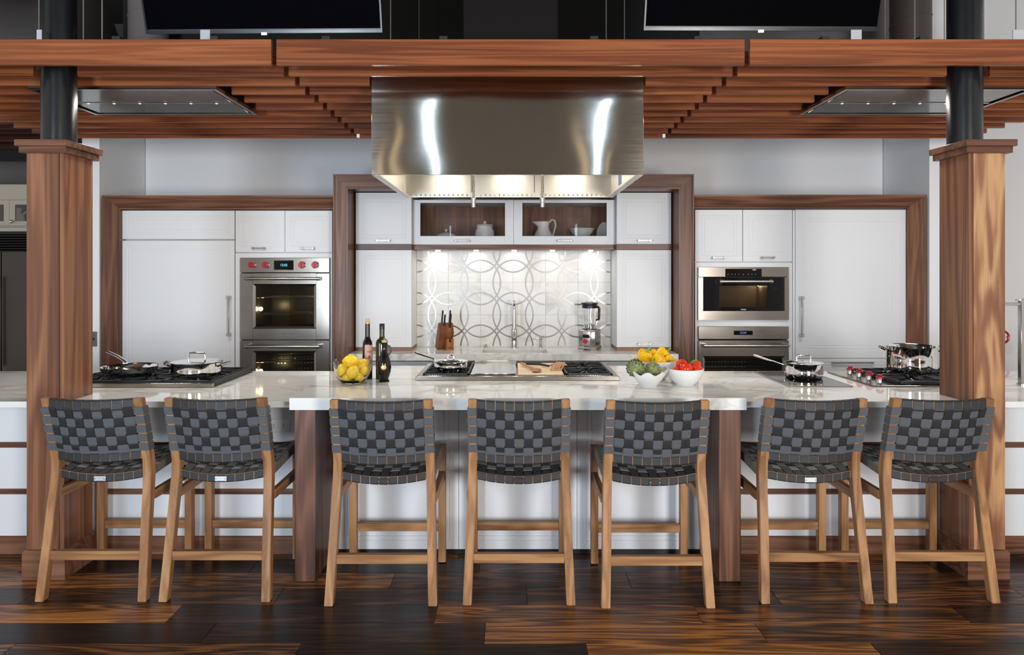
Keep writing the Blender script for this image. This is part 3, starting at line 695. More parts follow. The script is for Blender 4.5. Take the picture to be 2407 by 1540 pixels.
obj('back_panel', bx(gx0 + .018, gx1 - .018, 6.36, 6.38, gz0 + .018, gz1 - .018), 'walnut_z', t)
obj('interior_lining', bx(gx0 + .018, gx0 + .024, YG + .03, 6.36, gz0 + .018, gz1 - .018), 'walnut_z', t); obj('interior_lining', bx(gx1 - .024, gx1 - .018, YG + .03, 6.36, gz0 + .018, gz1 - .018), 'walnut_z', t)
obj('walnut_band', bx(gx0, gx1, YG - .004, YW + .03, PZ(587, YG), gz0 - .002), 'walnut_x', t)
xm = PX(1207.5, YG)
for (x0, x1, q0, q1) in ((gx0, xm - .001, 988, 1187), (xm + .001, gx1, 1228, 1426)):
    u0, u1, v0, v1 = PX(q0, YG), PX(q1, YG), PZ(555, YG), PZ(477, YG)
    bm = B(); box(bm, x0, u0, YG, YG + .02, gz0, gz1, .001); box(bm, u1, x1, YG, YG + .02, gz0, gz1, .001); box(bm, u0, u1, YG, YG + .02, gz0, v0); box(bm, u0, u1, YG, YG + .02, v1, gz1)
    framebox(bm, u0 - .022, u1 + .022, YG - .0025, YG, v0 - .022, v1 + .018, .003, .003)
    d = obj('door', bm, 'white_lacquer', t); obj('glass_pane', bx(u0, u1, YG + .008, YG + .012, v0, v1), 'pane_glass', d)
    pull_h(d, (u0 + u1) / 2, gz0 + .033, YG, .11)
    bm = B(); framebox(bm, u0, u1, YG - .001, YG + .007, v0, v1, .002, .002); obj('glazing_bead', bm, 'seam_dark', d)
# tiled wall with inlaid steel ribbons
P_ = 76.2 * YW / F; zs = [PZ(587.6, YW) - i * P_ for i in range(4)]; xs0 = PX(1206, YW)
tw = struct('wall_tiled', bx(tl1 + .001, tr0 - .001, YW, 6.40, .0, zs[0] - .002), 'grout', 'white marble tiled splashback wall with steel ribbon inlay')
for i in range(-4, 4):
    for j in range(3):
        x0, x1 = max(xs0 + i * P_, tl1 + .001), min(xs0 + (i + 1) * P_, tr0 - .001)
        if x1 - x0 < .01: continue
        z1_, z0_ = zs[j], max(zs[j + 1], .917)
        obj('tile', bx(x0 + .0006, x1 - .0006, YW - .008, YW - .0005, z0_ + .0006, z1_ - .003 if j == 0 else z1_ - .0006, .0008), 'tile_marble', tw)
def ribbon(pts, wdt=.0065, y=YW - .0092):
    bm = B(); L = []; 
    for i, (x, z) in enumerate(pts):
        a = pts[max(i - 1, 0)]; c = pts[min(i + 1, len(pts) - 1)]; tx, tz = c[0] - a[0], c[1] - a[1]; m_ = math.hypot(tx, tz); nx, nz = -tz / m_, tx / m_
        L.append([bm.verts.new((x + s * nx * wdt, yy, z + s * nz * wdt)) for s, yy in ((1, y), (-1, y), (-1, y + .0018), (1, y + .0018))])
    for a, c in zip(L, L[1:]):
        for k in range(4): bm.faces.new((a[k], a[(k + 1) % 4], c[(k + 1) % 4], c[k]))
    bm.faces.new(L[0]); bm.faces.new(L[-1][::-1]); return bm
RA, RB = .1803, .2007          # overlapping ovals centred on the tile corners
xa, xb, za, zb_ = tl1 + .004, tr0 - .004, .920, zs[0] - .004
for i in range(-4, 5):
    for j in range(-1, 5):
        xc, zc_ = xs0 + i * P_, zs[0] - j * P_
        pts = [(xc + RA * math.cos(2 * math.pi * q / 96), zc_ + RB * math.sin(2 * math.pi * q / 96)) for q in range(97)]
        ins = [xa <= x <= xb and za <= z <= zb_ for x, z in pts]
        if not any(ins): continue
        if all(ins): runs = [pts]
        else:
            k0 = ins.index(False); seq = [(pts[(k0 + q) % 96], ins[(k0 + q) % 96]) for q in range(97)]; runs = []; cur = []
            for p, f in seq:
                if f: cur.append(p)
                else:
                    if len(cur) > 2: runs.append(cur)
                    cur = []
        for r_ in runs: obj('steel_ribbon', ribbon(r_, .0062, YW - .0092 - .0003 * ((i + 2 * j) % 4)), 'inlay_steel', tw, None)
# under-cabinet lamps
for i in range(5):
    x = -.66 + i * .34
    bm = cyl(B(), (x, 6.06, PZ(587, YG) - .010), (x, 6.06, PZ(587, YG) - .001), .022, 16); o = obj('puck_lamp', bm, 'hood_lamp', t)
    area('puck_light', (x, 6.06, PZ(587, YG) - .012), (x, 6.10, 0), .05, .05, .32, (1, .95, .86))
# counter with sink cutout
cx0, cx1 = -1.350, 1.375; sk0, sk1, sy0, sy1 = PX(1134, 5.86), PX(1286, 5.86), 5.72, 6.00
bm = B(); z0, z1 = .862, .917
box(bm, cx0, sk0, 5.62, YW - .002, z0, z1); box(bm, sk1, cx1, 5.62, YW - .002, z0, z1); box(bm, sk0, sk1, 5.62, sy0, z0, z1); box(bm, sk0, sk1, sy1, YW - .002, z0, z1)
tag(obj('back_countertop', bm, 'marble', None, None), 'white marble countertop in the alcove under the tiled wall', 'countertop')
bm = B(); w_ = .004
steel('sink_steel', 0, (0.72, 0.70, 0.64), 0.5); e_ = .0008
box(bm, sk0 + e_, sk0 + w_, sy0 + e_, sy1 - e_, .70, .913); box(bm, sk1 - w_, sk1 - e_, sy0 + e_, sy1 - e_, .70, .913); box(bm, sk0 + w_, sk1 - w_, sy0 + e_, sy0 + w_, .70, .908); box(bm, sk0 + w_, sk1 - w_, sy1 - w_, sy1 - e_, .70, .913); box(bm, sk0, sk1, sy0, sy1, .695, .70)
t = thing('kitchen_sink', 'stainless undermount sink in the back counter', 'sink', ((sk0 + sk1) / 2, 5.86, .695)); obj('basin', bm, 'sink_steel', t); obj('drain', cyl(B(), ((sk0 + sk1) / 2, 5.86, .70), ((sk0 + sk1) / 2, 5.86, .704), .04, 20), 'polished_steel', t)
for lab, q0, q1 in (('white base cabinet left of the sink under the back counter', None, 1010), ('white base cabinet under the sink left half', 1010, 1207), ('white base cabinet under the sink right half', 1209, 1319), ('white base cabinet right of the sink with a long pull', 1322, None)):
    y = 5.66; x0 = cx0 if q0 is None else PX(q0, y); x1 = cx1 if q1 is None else PX(q1, y)
    t = thing('base_cabinet', lab, 'cabinet', ((x0 + x1) / 2, 5.9, 0))
    obj('carcass', bx(x0 + .001, x1 - .001, y + .022, YW - .01, .1, .69), 'white_lacquer', t)
    d = door(t, x0 + .001, x1 - .001, .70, .850, y, .02, 'drawer_front'); pull_h(d, (x0 + x1) / 2, .79, y, .13)
    d = door(t, x0 + .001, x1 - .001, .10, .695, y)
    obj('toe_kick', bx(x0, x1, y + .03, y + .05, 0, .095), 'walnut_x', t)
# faucet
fx, fy = PX(1208.5, 6.07), 6.075
t = thing('kitchen_faucet', 'tall brushed steel gooseneck faucet behind the sink', 'faucet', (fx, fy, .917))
bm = B(); lathe(bm, [(0, 0), (.024, 0), (.024, .165), (.020, .17), (.013, .172), (.013, .20)], (fx, fy, .917), 24); obj('body', bm, 'satin_nickel', t)
pts = [(fx, fy, 1.10)] + [(fx, fy, 1.20)] + [(fx, fy - .07 + .07 * math.cos(a), 1.265 + .07 * math.sin(a)) for a in [i * math.pi / 12 for i in range(13)]] + [(fx, fy - .14, 1.20)]
obj('spout', tube(B(), pts, .0115, 14), 'satin_nickel', t); obj('spray_head', cyl(B(), (fx, fy - .14, 1.10), (fx, fy - .14, 1.20), .016, 18, .013), 'satin_nickel', t)
obj('cross_handle', tube(tube(B(), [(fx - .022, fy - .03, .985), (fx + .022, fy - .03, 1.005)], .006, 8), [(fx - .022, fy - .03, 1.005), (fx + .022, fy - .03, .985)], .006, 8), 'polished_steel', t)
obj('handle_stem', cyl(B(), (fx, fy - .034, .995), (fx, fy - .02, .995), .012, 14), 'polished_steel', t)
sx = PX(1271, 6.07); t = thing('soap_dispenser', 'slim steel soap dispenser right of the faucet', 'dispenser', (sx, fy, .917))
bm = B(); lathe(bm, [(0, 0), (.018, 0), (.018, .006), (.011, .008), (.011, .075), (.013, .077), (.013, .092), (0, .094)], (sx, fy, .917), 18); obj('body', bm, 'satin_nickel', t); obj('nozzle', tube(B(), [(sx, fy, .998), (sx - .06, fy, .998), (sx - .064, fy, .990)], .005, 8), 'satin_nickel', t)
sx = PX(1142, 6.07); bm = B(); lathe(bm, [(0, 0), (.019, 0), (.019, .006), (.012, .009), (.012, .022), (.014, .024), (.010, .032), (0, .033)], (sx, fy, .917), 18)
tag(obj('sink_button', bm, 'satin_nickel'), 'round steel push button on the counter left of the faucet', 'button')
# dark outlet plate on the left end wall
x, z = PX(219, 5.7), PZ(797, 5.7); t = thing('dark_outlet', 'dark grey outlet plate on the wall beside the left column', 'outlet', (x, 5.69, z))
obj('cover', bx(x - .038, x + .034, 5.69, 5.699, z - .062, z + .062, .002), 'grey_plate', t); obj('socket', cyl(B(), (x + .004, 5.686, z), (x + .004, 5.69, z), .013, 14), 'black_plastic', t)

# ================================================================ ISLAND
YF = 3.85
# worktops
bm = prism(B(), [(-1.135, 3.47), (1.196, 3.47), (1.196, 4.66), (-1.135, 4.66)], .893, .954, 2)
tag(obj('island_countertop', bm, 'marble', None, 30), 'thick raised white marble worktop in the middle of the island', 'countertop')
def side_top(xa, xb, ca, cb, lab):
    poly = [(xa, 3.57), (ca - .001, 3.57), (ca - .001, 3.792), (cb + .001, 3.792), (cb + .001, 3.57), (xb, 3.57), (xb, 4.66), (xa, 4.66)]
    bm = prism(B(), poly, .886, .917, 2)
    tag(obj('island_countertop', bm, 'marble', None, 30), lab, 'countertop')
side_top(-3.9, -1.137, -2.530, -2.335, 'thin white marble worktop of the left island wing under the gas range top')
side_top(1.198, 3.9, 2.380, 2.570, 'thin white marble worktop of the right island wing under the induction hob')
def wing(xa, xb, splits, lab):
    t = thing('island_cabinet', lab, 'cabinet', ((xa + xb) / 2, 4.2, 0), 'island wing cabinets')
    obj('carcass', bx(xa, xb, YF + .022, 4.62, 0, .884), 'white_lacquer', t)
    for x0, x1 in splits:
        for z0, z1 in ((.634, .884), (.370, .602), (.103, .338)):
            obj('drawer_front', bx(x0, x1, YF, YF + .02, z0, z1, .0015), 'white_lacquer', t)
        for z0, z1 in ((.604, .632), (.340, .368)):
            obj('walnut_rail', bx(x0, x1, YF + .004, YF + .02, z0, z1), 'walnut_x', t)
        obj('baseboard', bx(x0, x1, YF - .004, YF + .02, .0, .101, .0015), 'walnut_x', t)
    return t
wl = wing(-3.9, -1.125, [(-3.9, -2.552), (-2.314, -1.125)], 'white drawer cabinet with walnut rails in the left island wing')
wr = wing(1.185, 3.9, [(1.185, 2.36), (2.590, 3.9)], 'white drawer cabinet with walnut rails in the right island wing')
t = thing('island_cabinet', 'white panelled cabinet in the middle of the island behind the three centre stools', 'cabinet', (0.03, 4.2, 0))
obj('carcass', bx(-1.008, 1.062, YF + .022, 4.62, .0, .892), 'white_lacquer', t)
for x0, x1 in ((-1.008, -.302), (-.300, .367), (.369, 1.062)):
    obj('panel', routed(B(), x0, x1, .028, .890, YF, .02, DOOR(.05, .006)), 'white_lacquer', t, None)
obj('plinth', bx(-1.008, 1.062, YF + .006, YF + .02, 0, .026), 'black_plastic', t)
tag(obj('support_leg', bx(-1.121, -1.012, 3.507, YF + .018, 0, .892, .003), 'walnut_z'), 'square walnut leg under the left end of the thick worktop', 'leg', 'walnut island legs')
tag(obj('support_leg', bx(1.066, 1.180, 3.507, YF + .018, 0, .892, .003), 'walnut_z'), 'square walnut leg under the right end of the thick worktop', 'leg', 'walnut island legs')
# white wall outlet on the wing
x, z = PX(657, YF), PZ(1000, YF); t = thing('white_outlet', 'white double outlet on the island drawer beside the left walnut leg', 'outlet', (x, YF - .004, z))
obj('cover', bx(x - .060, x + .060, YF - .006, YF, z - .037, z + .037, .002), 'white_plastic', t)
for s in (-1, 1):
    k = obj('socket', bx(x + s * .028 - .020, x + s * .028 + .020, YF - .0085, YF - .006, z - .015, z + .015, .001), 'white_plastic', t)
    for dz in (-.006, .006): obj('slot', bx(x + s * .028 - .006, x + s * .028 + .003, YF - .009, YF - .0085, z + dz - .0015, z + dz + .0015), 'black_plastic', k)

# ---------------------------------------------------------------- STOOLS
WX = .0455; ROWZ = [.921 - .0465 * j for j in range(5)]; SEATY = [.150 + .0465 * j for j in range(7)]
def yb(z): return .092 + (.004 - .092) * max(0.0, (z - .655)) / .33 if z > .655 else .092
def yr(z): return yb(.959) if z > .935 else (yb(.694) if z < .718 else yb(z))
def zs(y): return .031 * (y - .08) / .42 - .043
def bulge(x): return -.045 * max(0.0, 1 - (x / .225) ** 2)
def dip(x): return -.024 * max(0.0, 1 - (x / .225) ** 2)
def loop(bm, st, th):
    """closed strap from stations (left, right, normal)"""
    R = []
    for Lp, Rp, nn in st:
        L, Rr, N = Vector(Lp), Vector(Rp), Vector(nn).normalized() * th
        R.append([bm.verts.new(p) for p in (L + N, Rr + N, Rr, L)])
    m_ = len(R)
    for i in range(m_):
        a, c = R[i], R[(i + 1) % m_]
        for k in range(4): bm.faces.new((a[k], a[(k + 1) % 4], c[(k + 1) % 4], c[k]))
    return bm
TH = .0024
def stool(label, loc, plate):
    t = thing('counter_stool', label, 'stool', (0, 0, 0), 'woven counter stools along the island', rotz=1e-9)
    # rear legs, kinked
    for s in (-1, 1):
        bm = B(); secs = []
        for z, y, xo, dy in ((0, 0, .270, .020), (.30, .045, .259, .021), (.53, .080, .2525, .022), (.60, .090, .250, .0235), (.665, .088, .248, .023), (.80, .0530, .246, .021), (.985, .004, .2445, .019)):
            xi = xo - .042
            secs.append([bm.verts.new((s * xx, y + yy, z)) for xx, yy in ((xo, -dy), (xi, -dy), (xi, dy), (xo, dy))])
        for a, c in zip(secs, secs[1:]):
            for k in range(4): bm.faces.new((a[k], a[(k + 1) % 4], c[(k + 1) % 4], c[k]))
        bm.faces.new(secs[0]); bm.faces.new(secs[-1][::-1])
        bmesh.ops.recalc_face_normals(bm, faces=bm.faces)
        bmesh.ops.bevel(bm, geom=[e for e in bm.edges if e.is_manifold and e.calc_face_angle(0) > 1.0], offset=.0025, segments=2, affect='EDGES')
        lg = obj('leg', bm, 'teak_z', t, 25, local=True)
        # front legs
        bm = bx(min(s * .224, s * .264), max(s * .224, s * .264), .463, .505, 0.004, .648, .0025, 2); obj('leg', bm, 'teak_z', t, 25, local=True)
        obj('side_stretcher', bx(s * .244 - .014, s * .244 + .014, .098, .463, .462, .506, .002), 'teak_y', t, local=True)
        bm = B(); hexa(bm, [(s * .224, .112, .622 + zs(.112)), (s * .246, .112, .622 + zs(.112)), (s * .246, .112, .664 + zs(.112)), (s * .224, .112, .664 + zs(.112))], [(s * .224, .463, .622 + zs(.463)), (s * .246, .463, .622 + zs(.463)), (s * .246, .463, .664 + zs(.463)), (s * .224, .463, .664 + zs(.463))])
        obj('seat_rail', bm, 'teak_y', t, 25, local=True)
        obj('glide', cyl(B(), (s * .249, 0, -.0005), (s * .249, 0, .0003), .015, 12), 'rubber', t, local=True)
        obj('glide', cyl(B(), (s * .244, .484, 0), (s * .244, .484, .0038), .015, 12), 'rubber', t, local=True)
    obj('rear_stretcher', bx(-.222, .222, .018, .048, .186, .231, .002), 'teak_x', t, local=True)
    obj('front_stretcher', bx(-.224, .224, .470, .498, .172, .216, .002), 'teak_x', t, local=True)
    def arc_rail(name, zf, hh, yf, dd, xe, bf, zd):
        bm = B(); secs = []
        for i in range(13):
            x = -xe + 2 * xe * i / 12; y = yf + bf(x); z = zf + zd(x)
            secs.append([bm.verts.new(p) for p in ((x, y - dd, z - hh), (x, y + dd, z - hh), (x, y + dd, z + hh), (x, y - dd, z + hh))])
        for a, c in zip(secs, secs[1:]):
            for k in range(4): bm.faces.new((a[k], a[(k + 1) % 4], c[(k + 1) % 4], c[k]))
        bm.faces.new(secs[0]); bm.faces.new(secs[-1][::-1]); obj(name, bm, 'teak_x', t, 25, local=True)
    zero = lambda x: 0
    arc_rail('back_rail', .959, .022, yb(.959), .014, .204, bulge, lambda x: .2 * dip(x))
    arc_rail('back_rail', .694, .020, yb(.694), .014, .207, bulge, lambda x: .35 * dip(x))
    arc_rail('seat_rail', .642 + zs(.096), .018, .096, .016, .208, lambda x: .4 * bulge(x), dip)
    arc_rail('seat_rail', .642 + zs(.484), .018, .484, .016, .224, zero, dip)
    # back straps: vertical warp
    for i in range(9):
        xc = (i - 4) * WX; xl, xr = xc - .0205, xc + .0205; bm = B(); st = []
        def S_(y, z, n, dz=1.0): st.append(((xl, y + bulge(xl), z + dz * dip(xl)), (xr, y + bulge(xr), z + dz * dip(xr)), n))
        zt, zb2 = .9815, .673
        S_(yr(zb2) - .0150, zb2 + .004, (0, -1, -.2), .35); S_(yr(.712) - .0150, .712, (0, -1, 0), .35)
        for j in range(4, -1, -1):
            off = .0046 if (i + j) % 2 == 0 else .0008
            for dz in (-.0192, .0192): S_(yr(ROWZ[j] + dz) - .0150 - off, ROWZ[j] + dz, (0, -1, .1), .25)
        S_(yr(.945) - .0152, .946, (0, -1, .1), .2); S_(yr(zt) - .0150, zt - .004, (0, -1, .5), .2); S_(yr(zt) - .0115, zt + .0005, (0, -.3, 1), .2)
        S_(yr(zt) + .0115, zt + .0005, (0, .3, 1), .2); S_(yr(zt) + .0150, zt - .004, (0, 1, .5), .2)
        S_(yr(.83) + .0150, .83, (0, 1, 0), .25)
        S_(yr(zb2) + .0150, zb2 + .004, (0, 1, -.5), .35); S_(yr(zb2) + .011, zb2 - .0005, (0, .3, -1), .35); S_(yr(zb2) - .011, zb2 - .0005, (0, -.3, -1), .35)
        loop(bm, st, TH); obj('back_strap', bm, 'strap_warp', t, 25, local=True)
    # back straps: horizontal weft round the legs
    for j in range(5):
        z0 = ROWZ[j]; zl, zh = z0 - .0200, z0 + .0200; bm = B(); st = []
        def H_(x, off, n, inner=False, legs=False):
            if inner: f = lambda z: yb(z) + (.0235 if legs else .0155 + bulge(x))
            else: f = lambda z: yb(z) - (.0235 if legs else .0150 + off - bulge(x))
            d = 0 if legs else .25 * dip(x)
            st.append(((x, f(zl), zl + d), (x, f(zh), zh + d), n))
        H_(-.2475, 0, (-.6, -1, 0), legs=True); H_(-.206, 0, (0, -1, 0), legs=True)
        for i in range(9):
            off = .0046 if (i + j) % 2 == 1 else .0006
            for dx in (-.0192, .0192): H_((i - 4) * WX + dx, off, (0, -1, 0))
        H_(.206, 0, (0, -1, 0), legs=True); H_(.2475, 0, (.6, -1, 0), legs=True); H_(.2475, 0, (.6, 1, 0), True, True); H_(.20, 0, (0, 1, 0), True, True)
        for x in (.1, 0, -.1): H_(x, 0, (0, 1, 0), True)
        H_(-.20, 0, (0, 1, 0), True, True); H_(-.2475, 0, (-.6, 1, 0), True, True)
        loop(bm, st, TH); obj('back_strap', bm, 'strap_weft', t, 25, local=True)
    # seat straps front to back
    for i in range(9):
        xc = (i - 4) * WX; xl, xr = xc - .0205, xc + .0205; bm = B(); st = []
        def Q_(y, z, n, f=0.0): st.append(((xl, y + f * bulge(xl), z + dip(xl) + zs(y)), (xr, y + f * bulge(xr), z + dip(xr) + zs(y)), n))
        Q_(.080, .628, (0, -1, -.3), .4); Q_(.080, .656, (0, -1, .4), .4); Q_(.084, .6605, (0, -.4, 1), .4); Q_(.114, .6605, (0, 0, 1), .3)
        for q, y in enumerate(SEATY):
            off = .0046 if (i + q) % 2 == 0 else .0008
            for dy in (-.0192, .0192): Q_(y + dy, .6605 + off, (0, 0, 1))
        Q_(.470, .6605, (0, 0, 1)); Q_(.4965, .6605, (0, .4, 1)); Q_(.5005, .656, (0, 1, .4)); Q_(.5005, .628, (0, 1, -.3)); Q_(.4965, .6235, (0, .3, -1)); Q_(.3, .6235, (0, 0, -1)); Q_(.084, .6235, (0, -.3, -1), .4)
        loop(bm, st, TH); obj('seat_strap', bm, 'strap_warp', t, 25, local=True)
    for q, y0 in enumerate(SEATY):
        yl, yh = y0 - .0205, y0 + .0205; bm = B(); st = []
        def R_(x, z, n): st.append(((x, yl, z + zs(yl)), (x, yh, z + zs(yh)), n))
        R_(-.2475, .626, (-1, 0, -.3)); R_(-.2475, .660, (-1, 0, .4)); R_(-.243, .6650, (-.4, 0, 1)); R_(-.222, .6650, (0, 0, 1))
        for i in range(9):
            off = .0046 if (i + q) % 2 == 1 else .0006
            for dx in (-.0192, .0192): x = (i - 4) * WX + dx; R_(x, .6605 + dip(x) + off, (0, 0, 1))
        R_(.222, .6650, (0, 0, 1)); R_(.243, .6650, (.4, 0, 1)); R_(.2475, .660, (1, 0, .4)); R_(.2475, .626, (1, 0, -.3)); R_(.243, .6215, (0, 0, -1)); R_(.222, .6215, (0, 0, -1))
        for x in (.1, 0, -.1): R_(x, .6215 + dip(x), (0, 0, -1))
        R_(-.222, .6215, (0, 0, -1)); R_(-.243, .6215, (0, 0, -1))
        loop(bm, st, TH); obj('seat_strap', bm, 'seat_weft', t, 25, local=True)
    yp = .080 + .4 * bulge(0) - TH
    pl = obj('maker_plate', bx(-.029, .029, yp - .003, yp - .0005, .562, .586, .001), plate, t, local=True)
    for s in (-1, 1): obj('screw', cyl(B(), (s * .023, yp - .0045, .574), (s * .023, yp - .003, .574), .003, 8), 'satin_nickel', pl, local=True)
    t.location = loc; return t
ss = stool('leftmost woven strap counter stool, in front of the left column', (-2.041, 3.312, 0), 'silver_label')
dk = stool('woven strap stool left of the island centre, next to the left walnut leg', (-.628, 3.268, 0), 'leather_brown')
def again(src, x, y, label, rot=0):
    c = copy_tree(src); c.location = (x, y, 0); c.rotation_euler = (0, 0, rot); c['label'] = label
again(ss, -1.441, 3.310, 'woven strap stool second from the left, just left of the left walnut leg')
again(dk, .034, 3.277, 'woven strap stool in the exact middle of the row under the hood')
again(dk, .695, 3.248, 'woven strap stool just left of the right walnut leg, below the fruit bowls')
again(ss, 1.469, 3.290, 'woven strap stool with silver plate just right of the right walnut leg')
again(dk, 2.085, 3.298, 'rightmost woven strap counter stool, in front of the right column')

# ================================================================ COOKTOPS
def grate(t, x0, x1, y0, y1, z, h=.018, burners=((.5, .27), (.5, .73)), n=8):
    g = B(); b_ = .007
    for x in (x0 + b_, x1 - b_): box(g, x - b_, x + b_, y0, y1, z - h, z, .002)
    for y in (y0 + b_, y1 - b_, (y0 + y1) / 2): box(g, x0, x1, y - b_, y + b_, z - h, z, .002)
    gr = obj('grate', g, 'cast_iron', t)
    for u, v in burners:
        cx, cy = x0 + (x1 - x0) * u, y0 + (y1 - y0) * v; rx, ry = (x1 - x0) / 2 - b_, (y1 - y0) / 4 - b_
        f = B()
        for k in range(n):
            a = 2 * math.pi * (k + .5) / n; dx, dy = math.cos(a), math.sin(a); s = min(rx / max(abs(dx), 1e-6), ry / max(abs(dy), 1e-6))
            hexa(f, [(cx + dx * .035 - dy * .004, cy + dy * .035 + dx * .004, z - .012), (cx + dx * .035 + dy * .004, cy + dy * .035 - dx * .004, z - .012), (cx + dx * .035 + dy * .004, cy + dy * .035 - dx * .004, z), (cx + dx * .035 - dy * .004, cy + dy * .035 + dx * .004, z)],
                 [(cx + dx * s - dy * .005, cy + dy * s + dx * .005, z - .012), (cx + dx * s + dy * .005, cy + dy * s - dx * .005, z - .012), (cx + dx * s + dy * .005, cy + dy * s - dx * .005, z), (cx + dx * s - dy * .005, cy + dy * s + dx * .005, z)])
        obj('fingers', f, 'cast_iron', gr)
        c = B(); lathe(c, [(0, 0), (.040, 0), (.040, .006), (.030, .008), (.030, .013), (0, .014)], (cx, cy, z - h - .012), 20); obj('burner', c, 'cast_iron', t)
def slats(bm, x0, x1, y, z0, z1, n): 
    for i in range(n): x = x0 + (x1 - x0) * (i + .5) / n; box(bm, x - .003, x + .003, y - .002, y, z0, z1)
# centre range top (four bays)
cx0, cx1 = PX(977, 4.02), PX(1457, 4.02); yA, yB = 4.02, 4.625; zc = .954
t = thing('gas_rangetop', 'long stainless range top with griddle and chopping board under the hood', 'range top', ((cx0 + cx1) / 2, (yA + yB) / 2, zc))
obj('front_lip', bx(cx0, cx1, yA, yA + .030, zc + .0005, zc + .0255, .002), 'brushed_steel', t)
bm = B(); box(bm, cx0, cx0 + .03, yA + .03, yB, zc + .0005, zc + .022); box(bm, cx1 - .03, cx1, yA + .03, yB, zc + .0005, zc + .022); box(bm, cx0 + .03, cx1 - .03, yB - .02, yB, zc + .0005, zc + .022); box(bm, cx0 + .03, cx1 - .03, yA + .03, yB - .02, zc + .0005, zc + .006)
obj('pan', bm, 'brushed_steel', t)
bm = B(); slats(bm, cx0 + .03, cx1 - .03, yA + .034, zc + .0255, zc + .029, 110); box(bm, cx0 + .03, cx1 - .03, yA + .030, yA + .036, zc + .020, zc + .0256); obj('vent_comb', bm, 'polished_steel', t, kind='stuff')
xa, xb = cx0 + .036, cx1 - .036; q = (xb - xa) / 4
obj('burner_tray', bx(xa, xa + q - .004, yA + .045, yB - .03, zc + .0065, zc + .010), 'black_gloss', t); obj('burner_tray', bx(xb - q + .004, xb, yA + .045, yB - .03, zc + .0065, zc + .010), 'black_gloss', t)
grate(t, xa, xa + q - .005, yA + .045, yB - .03, zc + .036); grate(t, xb - q + .005, xb, yA + .045, yB - .03, zc + .036)
steel('griddle_steel', 0, (0.62, 0.62, 0.62), 0.16)
obj('griddle_cover', bx(xa + q, xa + 2 * q - .006, yA + .05, yB - .055, zc + .007, zc + .034, .004), 'griddle_steel', t); obj('griddle_rail', bx(xa + q, xa + 2 * q - .006, yB - .05, yB - .025, zc + .007, zc + .046, .004), 'liner_steel', t)
bd0, bd1 = xa + 2 * q, xa + 3 * q - .006
obj('board_bay', bx(bd0, bd1, yB - .05, yB - .025, zc + .007, zc + .040, .003), 'cast_iron', t)
ZB = zc + .032
tag(obj('chopping_board', bx(bd0 + .002, bd1 - .002, yA + .055, yB - .055, zc + .0075, ZB, .003), 'maple'), 'pale maple chopping board set into the range top', 'chopping board')
# utensils on the board
def spoon():
    t = thing('wooden_spoon', 'wooden spoon lying on the chopping board', 'spoon', (.13, 4.25, ZB))
    bm = B(); pts = [(.135, 4.19, ZB + .012), (.10, 4.30, ZB + .014), (.06, 4.43, ZB + .016)]; obj('handle', tube(bm, pts, [.008, .007, .008], 10), 'maple_dark', t)
    bm = B(); bmesh.ops.create_uvsphere(bm, u_segments=18, v_segments=10, radius=1, matrix=Matrix.Translation((.150, 4.15, ZB + .012)) @ Matrix.Rotation(-.3, 4, 'Z') @ Matrix.Diagonal((.030, .045, .011, 1))); obj('bowl', bm, 'maple_dark', t)
wood('maple_dark', 1, [(0.1, (0.30, 0.15, 0.07)), (0.95, (0.52, 0.30, 0.16)), (0.5, (0.42, 0.23, 0.11))], s_len=3, s_cross=25, rings=10, rough=.5)
spoon()
t = thing('slotted_turner', 'slotted wooden turner with dark handle on the chopping board', 'spatula', (.24, 4.3, ZB))
bm = B()
for i in range(5): x = .235 + i * .016; hexa(bm, [(x, 4.20, ZB + .004), (x + .010, 4.20, ZB + .004), (x + .010, 4.20, ZB + .008), (x, 4.20, ZB + .008)], [(x + .020, 4.30, ZB + .018), (x + .030, 4.30, ZB + .018), (x + .030, 4.30, ZB + .022), (x + .020, 4.30, ZB + .022)])
hexa(bm, [(.255, 4.30, ZB + .018), (.349, 4.30, ZB + .018), (.349, 4.30, ZB + .022), (.255, 4.30, ZB + .022)], [(.285, 4.38, ZB + .028), (.335, 4.38, ZB + .028), (.335, 4.38, ZB + .032), (.285, 4.38, ZB + .032)])
hexa(bm, [(.235, 4.195, ZB + .002), (.309, 4.195, ZB + .002), (.309, 4.195, ZB + .008), (.235, 4.195, ZB + .008)], [(.235, 4.205, ZB + .004), (.309, 4.205, ZB + .004), (.309, 4.205, ZB + .010), (.235, 4.205, ZB + .010)])
obj('blade', bm, 'maple_dark', t); obj('handle', tube(B(), [(.235, 4.33, ZB + .012), (.17, 4.38, ZB + .018), (.09, 4.42, ZB + .014)], [.007, .009, .008], 10), 'black_plastic', t)
obj('neck', tube(B(), [(.29, 4.36, ZB + .028), (.235, 4.33, ZB + .012)], .005, 8), 'maple_dark', t)
